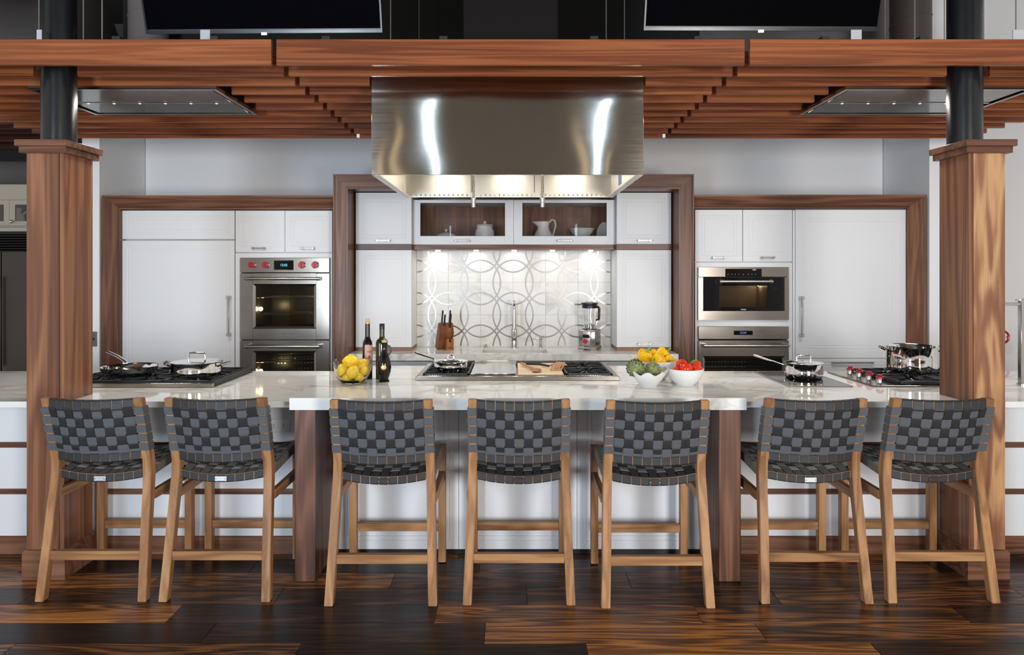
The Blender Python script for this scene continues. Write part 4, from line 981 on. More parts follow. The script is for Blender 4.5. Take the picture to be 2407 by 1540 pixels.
# left range top
lx1 = PX(500, 4.0); lx0 = lx1 - .92; zl = .917
t = thing('gas_rangetop', 'black grated gas range top on the left island wing', 'range top', ((lx0 + lx1) / 2, 4.3, zl))
obj('front_lip', bx(lx0, lx1, 3.99, 4.02, zl + .0005, zl + .026, .002), 'brushed_steel', t)
obj('pan', bx(lx0, lx1, 4.02, 4.615, zl + .0005, zl + .008), 'cast_iron', t)
bm = B(); slats(bm, lx0 + .02, lx1 - .01, 4.024, zl + .026, zl + .031, 90); box(bm, lx0 + .02, lx1 - .01, 4.02, 4.03, zl + .009, zl + .0262); obj('vent_comb', bm, 'cast_iron', t, kind='stuff')
for xg in (lx0, lx1 - .02): obj('side_guard', bx(xg, xg + .02, 4.02, 4.615, zl + .009, zl + .032), 'cast_iron', t)
for i in range(3): grate(t, lx0 + .024 + i * .292, lx0 + .024 + (i + 1) * .292 - .004, 4.035, 4.605, zl + .036)
# induction hob
ix0, ix1, iy0, iy1 = 1.635, 2.012, 4.015, 4.60
t = thing('induction_hob', 'flat black glass induction hob with steel rim on the right wing', 'hob', ((ix0 + ix1) / 2, 4.3, zl))
bm = B(); box(bm, ix0, ix1, iy0, iy0 + .012, zl + .0005, zl + .008); box(bm, ix0, ix1, iy1 - .012, iy1, zl + .0005, zl + .008); box(bm, ix0, ix0 + .012, iy0 + .012, iy1 - .012, zl + .0005, zl + .008); box(bm, ix1 - .012, ix1, iy0 + .012, iy1 - .012, zl + .0005, zl + .008)
obj('rim', bm, 'brushed_steel', t); obj('glass_top', bx(ix0 + .012, ix1 - .012, iy0 + .012, iy1 - .012, zl + .0005, zl + .0075), 'black_gloss', t)
# gas cooktop right
kx0, kx1 = 2.127, 2.90
t = thing('gas_cooktop', 'gas cooktop with four red knobs beside the right column', 'cooktop', ((kx0 + kx1) / 2, 4.3, zl))
obj('tray', bx(kx0, kx1, 4.015, 4.60, zl + .0005, zl + .009, .003), 'brushed_steel', t)
obj('burner_tray', bx(kx0 + .17, kx1 - .012, 4.03, 4.585, zl + .0092, zl + .011), 'black_gloss', t)
grate(t, kx0 + .17, kx0 + .46, 4.03, 4.59, zl + .033); grate(t, kx0 + .465, kx1 - .01, 4.03, 4.59, zl + .033)
for y in (4.13, 4.25, 4.37, 4.49):
    x = 2.232; bm = B(); lathe(bm, [(0, 0), (.022, 0), (.019, .020), (.019, .024), (0, .024)], (x, y, zl + .0095), 20); k = obj('knob', bm, 'polished_steel', t)
    bm = B(); lathe(bm, [(0, .0245), (.022, .0245), (.023, .030), (.021, .036), (0, .037)], (x, y, zl + .0095), 20); box(bm, x - .014, x + .014, y - .006, y + .006, zl + .045, zl + .058, .002); obj('knob_cap', bm, 'red_knob', k)

# ================================================================ PANS
def lug(bm, c, d, w, out, up, r):
    """loop handle: c attach centre, d outward unit (x,y)"""
    px_, py_ = -d[1], d[0]; pts = []
    for i in range(11):
        a = math.pi * i / 10; s = math.cos(a) * w; o_ = math.sin(a)
        pts.append((c[0] + px_ * s + d[0] * out * o_, c[1] + py_ * s + d[1] * out * o_, c[2] + up * o_))
    return tube(bm, pts, r, 8)
def vessel(name, lab, cat, x, y, z, r, h, flare=1.0, th=.003, mat='polished_steel', rb=None, group='polished steel pans'):
    t = thing(name, lab, cat, (x, y, z), group); rb = rb or r * .965
    pr = [(0, .001), (rb * .96, .001), (rb, .006)] + ([(r - .001, .018), (r, .03)] if flare == 1 else []) + [(r * (1 + flare) / 2 if flare != 1 else r, h * .5), (r, h - .004), (r + .004, h), (r + .002, h + .0015), (r - th, h - .004), (r - th if flare == 1 else r * (1 + flare) / 2 - th, h * .4), (rb - th, .008), (0, .006)]
    obj('body', lathe(B(), pr, (x, y, z), 48), mat, t, 45); return t
def lid(t, x, y, z, r, loopw, looph, a=0):
    l_ = obj('lid', lathe(B(), [(0, .014), (r * .5, .012), (r * .85, .006), (r * .97, .003), (r + .003, .002), (r + .003, 0), (r * .9, 0), (0, .009)], (x, y, z), 48), 'polished_steel', t, 45)
    ca, sa = math.cos(a), math.sin(a); pts = [(-loopw, 0, .010), (-loopw, 0, looph * .8), (-loopw * .85, 0, looph), (0, 0, looph * 1.05), (loopw * .85, 0, looph), (loopw, 0, looph * .8), (loopw, 0, .010)]
    obj('lid_handle', tube(B(), [(x + p[0] * ca, y + p[0] * sa, z + p[2]) for p in pts], .006, 10), 'polished_steel', l_)
    return l_
zg = zl + .0365
sk = vessel('skillet', 'open steel skillet with long handle on the left range top', 'pan', -2.385, 4.25, zg, .160, .055, 0.9, rb=.12)
obj('handle', tube(B(), [(-2.475, 4.395, zg + .040), (-2.52, 4.43, zg + .062), (-2.60, 4.49, zg + .085), (-2.72, 4.58, zg + .105)], [.010, .011, .014, .015], 12, flat=.6), 'polished_steel', sk)
cs = vessel('casserole_pot', 'wide lidded steel casserole with two loop handles on the left range top', 'pot', -1.968, 4.25, zg, .148, .082)
for s in (-1, 1): obj('loop_handle', lug(B(), (-1.968 + s * .146, 4.25, zg + .060), (s, 0), .042, .058, .022, .007), 'polished_steel', cs)
lid(cs, -1.968, 4.25, zg + .084, .147, .052, .052)
zq = zc + .0365
sp_ = vessel('saute_pan', 'small lidded steel saute pan on the centre range top', 'pan', PX(1059.5, 4.2), 4.20, zq, .102, .055, rb=.088)
xx = PX(1059.5, 4.2); obj('handle', tube(B(), [(xx - .08, 4.255, zq + .045), (xx - .12, 4.27, zq + .062), (xx - .18, 4.30, zq + .075), (xx - .235, 4.33, zq + .090)], [.008, .009, .011, .012], 12, flat=.6), 'polished_steel', sp_)
lid(sp_, xx, 4.20, zq + .057, .101, .018, .034)
si = vessel('saucepan', 'lidded steel saucepan with long handle on the induction hob', 'pot', PX(1889, 4.33), 4.33, zl + .0085, .115, .092)
xx = PX(1889, 4.33); obj('handle', tube(B(), [(xx - .105, 4.35, zl + .080), (xx - .14, 4.36, zl + .092), (xx - .22, 4.385, zl + .118), (xx - .29, 4.41, zl + .142)], [.008, .008, .011, .012], 12, flat=.6), 'polished_steel', si)
lid(si, xx, 4.33, zl + .102, .114, .045, .045)
xx = PX(2143, 4.42); sp2 = vessel('stock_pot', 'tall open steel stock pot on the gas cooktop', 'pot', xx, 4.42, zl + .034, .148, .165)
for s in (-1, 1): obj('loop_handle', lug(B(), (xx + s * .147, 4.42, zl + .034 + .135), (s, 0), .045, .062, .028, .006), 'polished_steel', sp2)

# ================================================================ FOOD AND BOTTLES (centre worktop z = .954)
def bowl_prof(r, h, rb, th): return [(0, 0), (rb, 0), (rb * 1.02, .004), (rb + (r - rb) * .62, h * .38), (r * .965, h * .78), (r, h), (r - th, h), (r * .965 - th, h * .78), (rb + (r - rb) * .62 - th, h * .40), (rb * .9, .010), (0, .008)]
gx, gy = PX(828.5, 3.96), 3.96
tag(obj('glass_bowl', lathe(B(), [(0, 0), (.062, 0), (.064, .004), (.084, .022), (.100, .052), (.107, .090), (.108, .134), (.105, .134), (.104, .090), (.097, .054), (.081, .026), (.060, .009), (0, .008)], (gx, gy, zc), 48), 'clear_glass', None, 60), 'clear glass bowl filled with lemons', 'bowl')
def lemon(px, py, D, r, ax, lab):
    c = Vector((PX(px, D), D, PZ(py, D))); bm = B(); pr = []
    for i in range(15):
        a = math.pi * i / 14; rr = r * .93 * math.sin(a) ** .9; zz = -r * 1.08 * math.cos(a)
        if i in (0, 14): rr = 0; zz *= 1.16
        if i in (1, 13): zz *= 1.06
        pr.append((rr, zz))
    lathe(bm, pr, (0, 0, 0), 20); bm.transform(Matrix.Translation(c) @ Vector(ax).to_track_quat('Z', 'Y').to_matrix().to_4x4())
    tag(obj('lemon', bm, 'yellow_fruit', None, 80), lab, 'lemon', 'lemons in the glass bowl')
for a in ((825, 850, 3.965, .042, (1, .3, -.1), 'topmost lemon of the glass bowl'), (853, 857, 3.985, .034, (.6, .5, .5), 'lemon high at the right of the glass bowl'), (805, 868, 3.94, .033, (.3, .4, 1), 'lemon at the left above the lowest leftmost one'),
          (800, 878, 3.985, .029, (.2, .9, .4), 'leftmost lemon against the glass wall'), (829.5, 875, 3.90, .0355, (.5, .3, 1), 'lemon in the front middle of the glass bowl'), (817, 888, 3.925, .0275, (1, .1, .1), 'lowest lemon left of the middle of the bowl'),
          (843, 887, 3.93, .0275, (1, -.3, -.2), 'lowest lemon right of the middle of the bowl'), (856, 872, 3.96, .030, (.7, -.6, .3), 'rightmost lemon showing its stem end')): lemon(*a)
bx_, by_ = PX(864, 4.10), 4.10
t = thing('vinegar_bottle', 'tall slim dark bottle with pink label and cork behind the lemons', 'bottle', (bx_, by_, zc))
obj('glass', lathe(B(), [(0, 0), (.028, 0), (.0295, .004), (.0295, .20), (.027, .222), (.018, .240), (.0145, .256), (.0140, .34), (0, .34)], (bx_, by_, zc), 32), 'balsamic_glass', t, 50)
obj('cork', lathe(B(), [(0, .3405), (.0125, .3405), (.0125, .361), (0, .362)], (bx_, by_, zc), 20), 'cork', t); obj('gold_collar', lathe(B(), [(.0145, .331), (.0152, .331), (.0152, .340), (.0145, .340)], (bx_, by_, zc), 20), 'label_gold', t)
bm = B(); 
def wrap(bm, cx, cy, r, z0, z1, a0, a1, n=12):
    v = [[bm.verts.new((cx + r * math.cos(a0 + (a1 - a0) * i / n), cy + r * math.sin(a0 + (a1 - a0) * i / n), z)) for i in range(n + 1)] for z in (z0, z1)]
    for i in range(n): bm.faces.new((v[0][i], v[0][i + 1], v[1][i + 1], v[1][i]))
    return bm
lb = obj('label', wrap(bm, bx_, by_, .0300, zc + .05, zc + .205, -math.pi * .62, -.02), 'label_pink', t)
bm = B()
for (dz, hh, a0, a1) in ((.165, .004, -1.5, -.5), (.158, .003, -1.4, -.6), (.118, .026, -1.15, -.85), (.125, .010, -1.3, -.7), (.080, .012, -1.35, -.95)): wrap(bm, bx_, by_, .0303, zc + dz, zc + dz + hh, a0, a1)
obj('label_print', bm, 'label_print', lb)
bx_, by_ = PX(898, 4.09), 4.09
t = thing('olive_oil_bottle', 'tall green oil bottle with black cap', 'bottle', (bx_, by_, zc))
bm = B(); prs = [(.0335, 0), (.0350, .004), (.0350, .215), (.031, .232), (.0175, .245), (.0150, .256), (.0150, .300)]
def sq(u, z): return 1.0 if z > .24 else 1 + .10 * abs(math.cos(4 * math.pi * u + math.pi / 2)) 
obj('glass', lathe(bm, [(0, 0)] + prs + [(0, .300)], (bx_, by_, zc), 48, sq), 'olive_glass', t, 50); obj('cap', lathe(B(), [(0, .3005), (.0155, .3005), (.0155, .330), (.0140, .332), (0, .332)], (bx_, by_, zc), 24), 'black_plastic', t)
bx_, by_ = PX(903, 3.99), 3.99
t = thing('oil_cruet', 'dark handled oil cruet with cork and gold seal in front of the green bottle', 'cruet', (bx_, by_, zc))
obj('glass', lathe(B(), [(0, 0), (.030, 0), (.031, .006), (.024, .014), (.026, .020), (.038, .055), (.041, .085), (.038, .115), (.028, .148), (.017, .175), (.0135, .195), (.0135, .215), (.020, .222), (.020, .228), (0, .229)], (bx_, by_, zc), 40), 'balsamic_glass', t, 50)
obj('cork', lathe(B(), [(0, .2295), (.014, .2295), (.015, .240), (.013, .243), (0, .243)], (bx_, by_, zc), 20), 'cork', t)
obj('handle', tube(B(), [(bx_ + .014, by_, zc + .205), (bx_ + .030, by_, zc + .208), (bx_ + .039, by_, zc + .195), (bx_ + .037, by_, zc + .172), (bx_ + .024, by_, zc + .156)], .0055, 10), 'balsamic_glass', t)
obj('wire_clip', tube(B(), [(bx_ - .02, by_, zc + .221), (bx_ + .022, by_, zc + .223), (bx_ + .033, by_, zc + .224)], .002, 6), 'satin_nickel', t)
bm = B(); bmesh.ops.create_uvsphere(bm, u_segments=20, v_segments=10, radius=1, matrix=Matrix.Translation((bx_ + .004, by_ - .0395, zc + .088)) @ Matrix.Diagonal((.0165, .003, .0145, 1))); obj('gold_seal', bm, 'label_gold', t)
# bowls of vegetables
wx, wy = PX(1524, 3.83), 3.83
def wav(u, z): return 1.0
bm = B(); nseg = 72; rows = []
for r_, z_, wv in ((0, 0, 0), (.045, 0, 0), (.047, .004, 0), (.066, .028, 0), (.086, .055, .25), (.102, .080, 1), (.099, .081, 1), (.083, .057, .25), (.062, .032, 0), (.04, .009, 0), (0, .008, 0)):
    if r_ == 0: rows.append([bm.verts.new((wx, wy, zc + z_))]); continue
    rows.append([bm.verts.new((wx + (r_ + .006 * wv * math.cos(7 * a)) * math.cos(a), wy + (r_ + .006 * wv * math.cos(7 * a)) * math.sin(a), zc + z_ + .010 * wv * math.cos(7 * a))) for a in [2 * math.pi * k / nseg for k in range(nseg)]])
for a, c in zip(rows, rows[1:]):
    for k in range(nseg):
        k2 = (k + 1) % nseg
        if len(a) == 1: bm.faces.new((a[0], c[k], c[k2]))
        elif len(c) == 1: bm.faces.new((a[k], a[k2], c[0]))
        else: bm.faces.new((a[k], a[k2], c[k2], c[k]))
tag(obj('wavy_bowl', bm, 'ceramic', None, 60), 'white ceramic bowl with wavy rim holding two artichokes', 'bowl')
def artichoke(px, py, D, r, lab, tilt):
    c = Vector((PX(px, D), D, PZ(py, D))); t = thing('artichoke', lab, 'artichoke', c, 'artichokes in the wavy bowl', rotz=1e-9); t.location = c; t.rotation_euler = tilt
    bm = B(); bmesh.ops.create_uvsphere(bm, u_segments=20, v_segments=14, radius=r * .86); obj('heart', bm, 'artichoke', t, 80, local=True)
    bm = B(); rnd = random.Random(int(px)); N = 64
    for i in range(N):
        f = (i + .5) / N; ph = math.acos(1 - 1.86 * f); th = i * 2.39996
        nrm = Vector((math.sin(ph) * math.cos(th), math.sin(ph) * math.sin(th), math.cos(ph)))
        upv = Vector((-math.cos(ph) * math.cos(th), -math.cos(ph) * math.sin(th), math.sin(ph))); sd = nrm.cross(upv)
        s = r * (.40 + .22 * math.sin(ph)) * rnd.uniform(.9, 1.1)
        p0 = nrm * r * .84 - upv * s * .5; grid = []
        for (v, wv, lift) in ((0, .45, .03), (.4, .56, .10), (.75, .45, .15), (.95, .18, .19), (1.02, .04, .23)):
            grid.append([bm.verts.new(p0 + upv * s * v + sd * s * wv * k_ + nrm * r * (lift - .10 * abs(k_) ** 2)) for k_ in (-1, -.5, 0, .5, 1)])
        for a, cc in zip(grid, grid[1:]):
            for k in range(4): bm.faces.new((a[k], a[k + 1], cc[k + 1], cc[k]))
    obj('leaves', bm, 'artichoke', t, 50, local=True, kind='stuff')
    obj('stem', cyl(B(), (0, 0, -r * 1.0), (0, 0, -r * .8), r * .28, 12), 'stem_green', t, local=True)
artichoke(1494, 866, 3.83, .052, 'darker artichoke at the left of the wavy bowl', (.5, -.25, .4)); artichoke(1534, 871, 3.84, .047, 'smoother green artichoke at the right of the wavy bowl', (.9, .2, 1.2))
wx, wy = PX(1538.5, 4.09), 4.09
tag(obj('large_bowl', lathe(B(), bowl_prof(.139, .116, .062, .005), (wx, wy, zc), 56), 'ceramic', None, 60), 'large white bowl of yellow peppers behind the artichokes', 'bowl')
def pepper(px, py, D, r, axis, lab, stem=True):
    c = Vector((PX(px, D), D, PZ(py, D))); t = thing('yellow_pepper', lab, 'pepper', c, 'yellow peppers in the large bowl', rotz=1e-9); t.location = c
    t.rotation_euler = Vector(axis).to_track_quat('Z', 'Y').to_euler()
    pr = [(0, -1.15), (.35, -1.20), (.66, -1.08), (.86, -.7), (.96, -.1), (1.02, .45), (.92, .82), (.62, .98), (.3, .93), (0, .84)]
    bm = lathe(B(), [(a * r, z * r) for a, z in pr], (0, 0, 0), 40, lambda u, z: 1 + .085 * math.cos(2 * math.pi * u * 4) * (1 if abs(z) < r * 1.1 else .6)); obj('flesh', bm, 'pepper_yellow', t, 80, local=True)
    if stem: obj('stem', tube(B(), [(0, 0, r * .80), (.003, 0, r * 1.1), (.010, 0, r * 1.4), (.018, 0, r * 1.6)], [.012, .006, .006, .0075], 8), 'stem_green', t, local=True)
for a in ((1514, 840, 4.06, .043, (.35, -.25, .8), 'large yellow pepper at the left of the bowl'), (1536, 837, 4.13, .034, (-.7, .2, .7), 'small yellow pepper at the back with its stem to the left'), (1556, 835, 4.11, .041, (.75, -.1, .6), 'highest yellow pepper with stem pointing up right'),
          (1548, 848, 4.01, .036, (-.95, -.4, .25), 'front yellow pepper with stem pointing left'), (1572, 848, 4.06, .036, (-.15, -.9, -.1), 'yellow pepper at the right with its green end facing forward')): pepper(*a)
wx, wy = PX(1610.5, 3.88), 3.88
bw = obj('small_bowl', lathe(B(), bowl_prof(.104, .094, .050, .004), (wx, wy, zc), 56), 'ceramic', None, 60); tag(bw, 'white dotted bowl of tomatoes at the right of the vegetables', 'bowl')
def tomato(px, py, D, r, lab, stem=False):
    c = Vector((PX(px, D), D, PZ(py, D))); t = thing('tomato', lab, 'tomato', c, 'tomatoes in the white bowl', rotz=1e-9); t.location = c; t.rotation_euler = (random.uniform(-.5, .3), random.uniform(-.4, .4), 0)
    obj('flesh', lathe(B(), [(0, -.86 * r), (.5 * r, -.80 * r), (.86 * r, -.48 * r), (r, 0), (.90 * r, .45 * r), (.6 * r, .76 * r), (.2 * r, .80 * r), (0, .74 * r)], (0, 0, 0), 32), 'tomato_red', t, 80, local=True)
    if stem:
        bm = tube(B(), [(0, 0, r * .74), (-.006, -.004, r * 1.0), (-.022, -.01, r * 1.05)], .003, 6)
        for k in range(5): a = k * 1.257; tube(bm, [(0, 0, r * .77), (.012 * math.cos(a), .012 * math.sin(a), r * .86), (.022 * math.cos(a), .022 * math.sin(a), r * .80)], [.003, .003, .001], 5)
        obj('stem', bm, 'stem_green', t, local=True)
for a in ((1602, 857, 3.92, .033, 'tomato at the back left of the bowl'), (1613, 868, 3.845, .037, 'largest tomato at the front of the bowl'), (1635, 859, 3.92, .033, 'tomato with green stem on top', True), (1638, 869, 3.865, .030, 'tomato at the front right of the bowl'), (1592, 872, 3.87, .026, 'low tomato at the left edge of the bowl')): tomato(*a)

# ================================================================ BACK COUNTER THINGS
kb = thing('knife_block', 'reddish brown wooden knife block on the back counter', 'knife block', (PX(1044, 5.95), 5.96, .917), rotz=.36)
bm = prism(B(), [(.075, .004), (-.005, 0), (-.095, .155), (-.055, .235), (-.03, .237), (.085, .030)], -.062, .062, 0); bmesh.ops.bevel(bm, geom=bm.edges[:], offset=.003, segments=2, affect='EDGES'); obj('block', bm, 'cherry_block', kb, 30, local=True)
wood('cherry_light', 2, [(0.1, (0.22, 0.075, 0.022)), (0.95, (0.40, 0.16, 0.05)), (0.5, (0.31, 0.11, 0.035))], s_len=3, s_cross=25, rings=12, rough=.4)
bm = B(); box(bm, -.005, .062, -.088, -.045, 0, .070); box(bm, -.005, .019, -.088, -.045, .070, .098); box(bm, .039, .062, -.088, -.045, .070, .098); ft = obj('foot_panel', bm, 'cherry_light', kb, local=True)
o = text('logo_letters', 'WOLF', .018, (.0285, -.0886, .022), 'logo_dark', ft)
def knife(u, v, L, lab):
    nrm = Vector((0, -.87, .49)).normalized(); ln = Vector((0, -.30, .95)).normalized()
    org = Matrix.Translation((PX(1044, 5.95), 5.96, .917)) @ Matrix.Rotation(.36, 4, 'Z')
    p = Vector((u, -.090 + .045 * v, .172 + .072 * v))
    t = thing('kitchen_knife', lab, 'knife', org @ p, 'black handled knives in the block', rotz=.36); t.location = org @ p
    a = ln * .004; bm = tube(B(), [ln * .012, ln * (.02 + L * .3), ln * (.02 + L * .7), ln * (.02 + L)], [.009, .011, .010, .011], 10, flat=1.25, up=(0, 1, .3)); bm.transform(Matrix.Diagonal((.62, 1, 1, 1)))
    obj('handle', bm, 'black_plastic', t, local=True)
    obj('bolster', tube(B(), [ln * .0005, ln * .014], .007, 8), 'polished_steel', t, local=True)
    bm = B()
    for f in (.3, .55, .8): bmesh.ops.create_uvsphere(bm, u_segments=8, v_segments=5, radius=.0028, matrix=Matrix.Translation(ln * (.02 + L * f) + Vector((.0055, -.003, 0))))
    obj('rivets', bm, 'polished_steel', t, local=True)
for a in ((-.038, .75, .105, 'longest kitchen knife at the back left of the block'), (-.020, .45, .090, 'knife second from the left in the block'), (.030, .80, .100, 'rear knife of the right group in the block'), (.034, .50, .092, 'middle knife of the right group in the block'), (.028, .18, .105, 'front knife of the right group in the block')): knife(*a)
bl = thing('countertop_blender', 'steel countertop blender with clear jar on the back counter', 'blender', (PX(1386, 5.95), 5.95, .917), rotz=-.42)
def bl_box(n, a, mat, p=None, bev=.004): return obj(n, bx(*a, bev, 2), mat, p or bl, local=True)
base = bl_box('motor_base', (-.078, .078, -.078, .078, .028, .178), 'brushed_steel_v', bev=.010)
bm = B(); box(bm, -.083, .083, -.083, .083, .012, .034, .004); [box(bm, sx_ * .058 - .026, sx_ * .058 + .026, sy_ * .058 - .026, sy_ * .058 + .026, 0, .013, .002) for sx_ in (-1, 1) for sy_ in (-1, 1)]; obj('foot_frame', bm, 'satin_nickel', bl, local=True)
fp = bl_box('control_plate', (-.038, .030, -.0815, -.0785, .045, .165), 'liner_steel', bev=.001)
bl_box('display', (-.036, .028, -.084, -.0816, .108, .138), 'black_gloss', fp, .001)
obj('knob', cyl(B(), (-.010, -.100, .078), (-.010, -.0816, .078), .019, 22), 'red_knob', fp, local=True)
obj('jar_collar', lathe(B(), [(.0, .182), (.060, .182), (.060, .186), (.055, .188), (.055, .222), (.052, .224), (0, .224)], (0, 0, 0), 32), 'polished_steel', bl, local=True); obj('gasket', lathe(B(), [(0, .178), (.063, .1785), (.063, .184), (0, .184)], (0, 0, 0), 32), 'black_plastic', bl, local=True)
jar = obj('jar', lathe(B(), [(.050, .2245), (.062, .36), (.064, .382), (.061, .382), (.059, .36), (.047, .2275), (0, .2275), (0, .2245), (.050, .2245)][:-1], (0, 0, 0), 32), 'clear_glass', bl, 60, local=True)
bm = B()
for i in range(9): bmesh.ops.create_uvsphere(bm, u_segments=6, v_segments=4, radius=.003, matrix=Matrix.Translation((-.030 - .0008 * i, -.045 - .0008 * i, .245 + .0125 * i)))
obj('scale_dots', bm, 'black_plastic', jar, local=True)
obj('jar_lid', lathe(B(), [(0, .384), (.0645, .384), (.067, .398), (.074, .400), (.074, .408), (.05, .412), (0, .412)], (0, 0, 0), 32), 'black_plastic', bl, local=True); obj('jar_rim', lathe(B(), [(.0650, .362), (.0665, .362), (.0675, .383), (.0650, .383)], (0, 0, 0), 32), 'black_plastic', bl, local=True)
obj('jar_handle', tube(B(), [(.058, -.020, .375), (.085, -.032, .375), (.096, -.036, .362), (.094, -.036, .30), (.092, -.035, .268), (.070, -.026, .262)], [.010, .012, .012, .012, .011, .008], 10), 'black_plastic', bl, local=True)
# china in the glass cabinet
zf = gz0 + .0185; DC = 6.13
def china(name, px, lab, cat, prof, rf=None):
    t = thing(name, lab, cat, (PX(px, DC), DC, zf), 'white china in the glass cabinet'); obj('body', lathe(B(), prof, (PX(px, DC), DC, zf), 40, rf), 'ceramic', t, 60); return t, PX(px, DC)
def blob(bm, x, z, r): bmesh.ops.create_uvsphere(bm, u_segments=14, v_segments=8, radius=r, matrix=Matrix.Translation((x, DC, zf + z))); return bm
t, x = china('covered_dish', 1049, 'low white covered dish at the left of the glass cabinet', 'dish', [(0, 0), (.06, 0), (.075, .02), (.088, .055), (.097, .058), (.097, .062), (0, .062)])
l_ = obj('lid', lathe(B(), [(0, .0625), (.090, .0625), (.080, .078), (.045, .094), (.012, .103), (0, .104)], (x, DC, zf), 36), 'ceramic', t, 60); obj('knob', blob(B(), x, .117, .014), 'ceramic', l_, 60)
t, x = china('lidded_jar', 1139.5, 'round white lidded jar in the glass cabinet', 'jar', [(0, 0), (.07, 0), (.080, .02), (.087, .07), (.084, .11), (.070, .135), (.070, .150), (.080, .158), (0, .160)])
l_ = obj('lid', lathe(B(), [(0, .1605), (.078, .1605), (.070, .170), (.02, .176), (0, .177)], (x, DC, zf), 36), 'ceramic', t, 60); obj('knob', blob(B(), x, .188, .015), 'ceramic', l_, 60)
t, x = china('white_pitcher', 1277, 'white pitcher with curled handle in the glass cabinet', 'pitcher', [(0, 0), (.07, 0), (.083, .02), (.086, .05), (.075, .09), (.055, .125), (.050, .150), (.058, .195), (.055, .195), (.047, .15), (.05, .12), (0, .06)], lambda u, z: 1 + (.75 * max(0, math.cos(2 * math.pi * (u - .5))) ** 8 * max(0, (z - .15) / .045) if z > .15 else 0))
obj('handle', tube(B(), [(x + .055, DC, zf + .185), (x + .075, DC, zf + .215), (x + .105, DC, zf + .205), (x + .112, DC, zf + .16), (x + .095, DC, zf + .10), (x + .083, DC, zf + .065), (x + .092, DC, zf + .055)], .007, 10), 'ceramic', t, 60)
t, x = china('footed_bowl', 1368, 'white fluted footed bowl in the glass cabinet', 'bowl', [(0, 0), (.045, 0), (.045, .006), (.022, .018), (.020, .035), (.05, .055), (.085, .090), (.108, .128), (.118, .134), (.112, .135), (.08, .095), (.04, .065), (0, .058)], lambda u, z: 1 + (.05 * abs(math.cos(math.pi * u * 10)) if z > .05 else 0))
bm = lathe(B(), [(0, 0), (.07, .002), (.095, .012), (.095, .015), (.068, .006), (0, .005)], (0, 0, 0), 36); bm.transform(Matrix.Translation((PX(1420, DC), 6.14, zf + .096)) @ Matrix.Rotation(math.radians(-62), 4, 'Z') @ Matrix.Rotation(math.radians(82), 4, 'X'))
tag(obj('upright_plate', bm, 'ceramic', None, 60), 'white plate standing at the right end of the glass cabinet', 'plate')

# ================================================================ EDGES OF THE VIEW
# pot filler on the right wing
x, y = PX(2402, 4.1), 4.1
t = thing('pot_filler', 'square steel pot filler tap on the right worktop', 'tap', (x, y, zl))
obj('post', bx(x - .015, x + .015, y - .015, y + .015, zl + .010, 1.434, .002), 'satin_nickel', t); obj('flange', cyl(B(), (x, y, zl + .0005), (x, y, zl + .010), .028, 24), 'satin_nickel', t)
obj('arm', bx(x - .24, x - .016, y - .012, y + .012, 1.395, 1.412, .002), 'satin_nickel', t); obj('lever', bx(x - .036, x - .0155, y - .005, y + .005, 1.424, 1.432), 'satin_nickel', t)
# red valve wheel on the right wall
x, z = PX(2361, 5.6), PZ(793, 5.6); t = thing('valve_wheel', 'small red valve wheel on the wall right of the right column', 'valve', (x, 5.62, z))
obj('rim', tube(B(), [(x + .050 * math.cos(a), 5.62, z + .050 * math.sin(a)) for a in [2 * math.pi * k / 28 for k in range(28)]], .009, 8, True), 'red_knob', t); bm = B()
for k in range(5): a = 2 * math.pi * k / 5; cyl(bm, (x, 5.62, z), (x + .05 * math.cos(a), 5.62, z + .05 * math.sin(a)), .005, 8)
obj('spokes', bm, 'red_knob', t); obj('hub', cyl(B(), (x, 5.605, z), (x, 5.70, z), .016, 16), 'white_plastic', t)
# neighbouring display at far left: steel refrigerator under a cream glass cabinet
YN = 7.55; t = thing('steel_refrigerator', 'dark steel refrigerator with louvred top seen past the left column', 'refrigerator', (-5.6, 7.9, 0))
steel('dark_steel', 2, (0.085, 0.075, 0.066), .36)
obj('body', bx(-6.3, -5.0, YN + .03, 8.2, 0, PZ(545, YN)), 'black_plastic', t); zd = PZ(592, YN)
for x0, x1 in ((-6.3, -5.668), (-5.662, -5.0)): d = obj('door', bx(x0, x1, YN, YN + .028, .1, zd, .003), 'dark_steel', t)
hx = PX(4, YN); obj('handle', tube(B(), [(hx, YN - .045, PZ(860, YN)), (hx, YN - .045, PZ(650, YN))], .014, 12), 'satin_nickel', d)
for i in range(7): z = zd + .012 + i * .028; obj('louvre', hexa(B(), [(-6.3, YN + .005, z), (-5.0, YN + .005, z), (-5.0, YN + .01, z + .006), (-6.3, YN + .01, z + .006)], [(-6.3, YN + .028, z + .014), (-5.0, YN + .028, z + .014), (-5.0, YN + .029, z + .020), (-6.3, YN + .029, z + .020)]), 'dark_steel', t)
za, zb3, zt3 = PZ(545, YN), PZ(532, YN), PZ(470, YN)
t = thing('cream_cabinet', 'cream glass fronted cabinet above the steel refrigerator at far left', 'cabinet', (-5.6, 7.9, za))
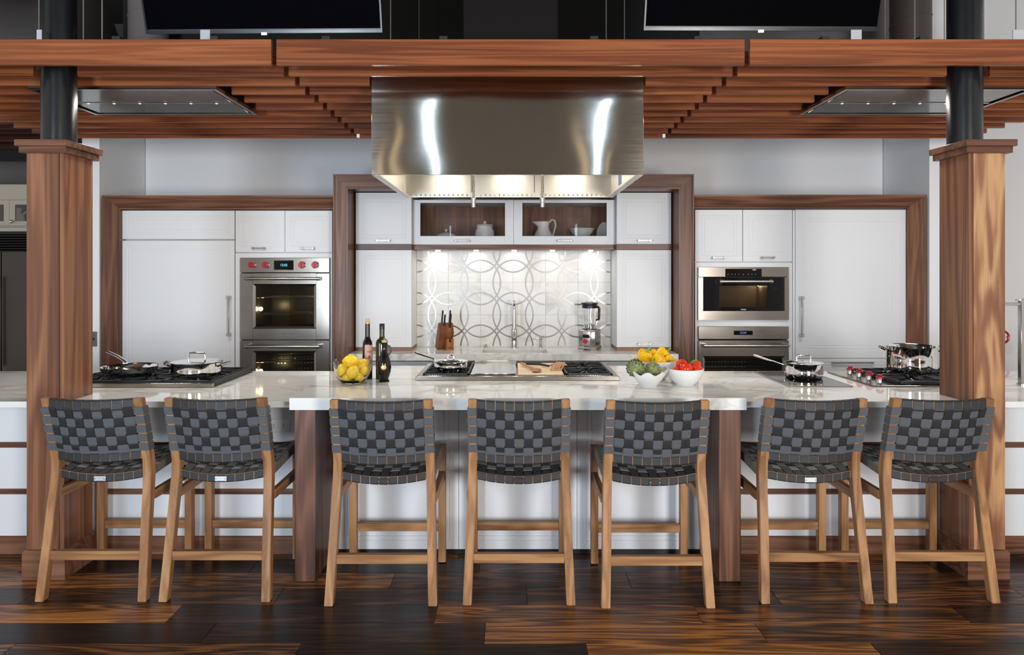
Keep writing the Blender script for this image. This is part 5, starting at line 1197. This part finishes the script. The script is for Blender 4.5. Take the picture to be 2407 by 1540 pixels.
obj('ledge', bx(-6.4, -4.95, YN - .05, 8.2, za + .002, zb3 - .015, .006), 'cream_paint', t); obj('carcass', bx(-6.35, -5.0, 8.15, 8.2, zb3 - .013, zt3 + .1), 'shade_paint', t)
obj('floor_board', bx(-6.35, -5.0, YN + .025, 8.15, zb3 - .013, zb3 + .005), 'cream_paint', t)
bm = B(); prism(bm, [(YN - .02, zt3), (YN - .09, zt3 + .14), (YN - .09, zt3 + .16), (8.2, zt3 + .16), (8.2, zt3)], -6.4, -4.95, 0); obj('cornice', bm, 'cream_paint', t)
xm = PX(22, YN)
for x0, x1 in ((xm - .44, xm - .002), (xm + .002, xm + .44)):
    bm = framebox(B(), x0, x1, YN, YN + .022, zb3 + .006, zt3 - .002, .06, .05); d = obj('door', bm, 'cream_paint', t); obj('glass_pane', bx(x0 + .06, x1 - .06, YN + .008, YN + .012, zb3 + .056, zt3 - .052), 'pane_glass', d)
bm = B(); bmesh.ops.create_uvsphere(bm, u_segments=12, v_segments=8, radius=.02, matrix=Matrix.Translation((xm + .035, YN - .02, zb3 + .05))); obj('knob', bm, 'polished_steel', d)
x, y, z = PX(36, 7.8), 7.8, zb3 + .0055
t = thing('cream_jug', 'white jug inside the cream cabinet at far left', 'jug', (x, y, z)); obj('body', lathe(B(), [(0, 0), (.07, 0), (.10, .05), (.09, .12), (.06, .17), (.065, .22), (0, .2)], (x, y, z), 28), 'ceramic', t, 60); obj('handle', lug(B(), (x + .075, y, z + .13), (1, 0), .001, .05, .05, .008), 'ceramic', t)

# dark slat ceiling of the neighbouring display
wood('dark_slat', 0, [(0.2, (0.020, 0.006, 0.004)), (0.95, (0.10, 0.030, 0.018)), (0.5, (0.05, 0.014, 0.009))], s_len=0.6, s_cross=14, rings=20, ring_w=0.4, rough=0.4)
t = thing('far_canopy', 'dark red slat ceiling of the neighbouring display at far left', 'canopy', (-5.6, 6.7, 2.90))
for k in range(7): y = 6.0 + .2 * k; obj('slat', bx(-7.2, -4.25 + .05 * k, y, y + .03, 2.90, 3.01), 'dark_slat', t)
obj('soffit', bx(-7.2, -3.7, 7.40, 7.44, 2.80, 3.2), 'dark_ceiling', t)
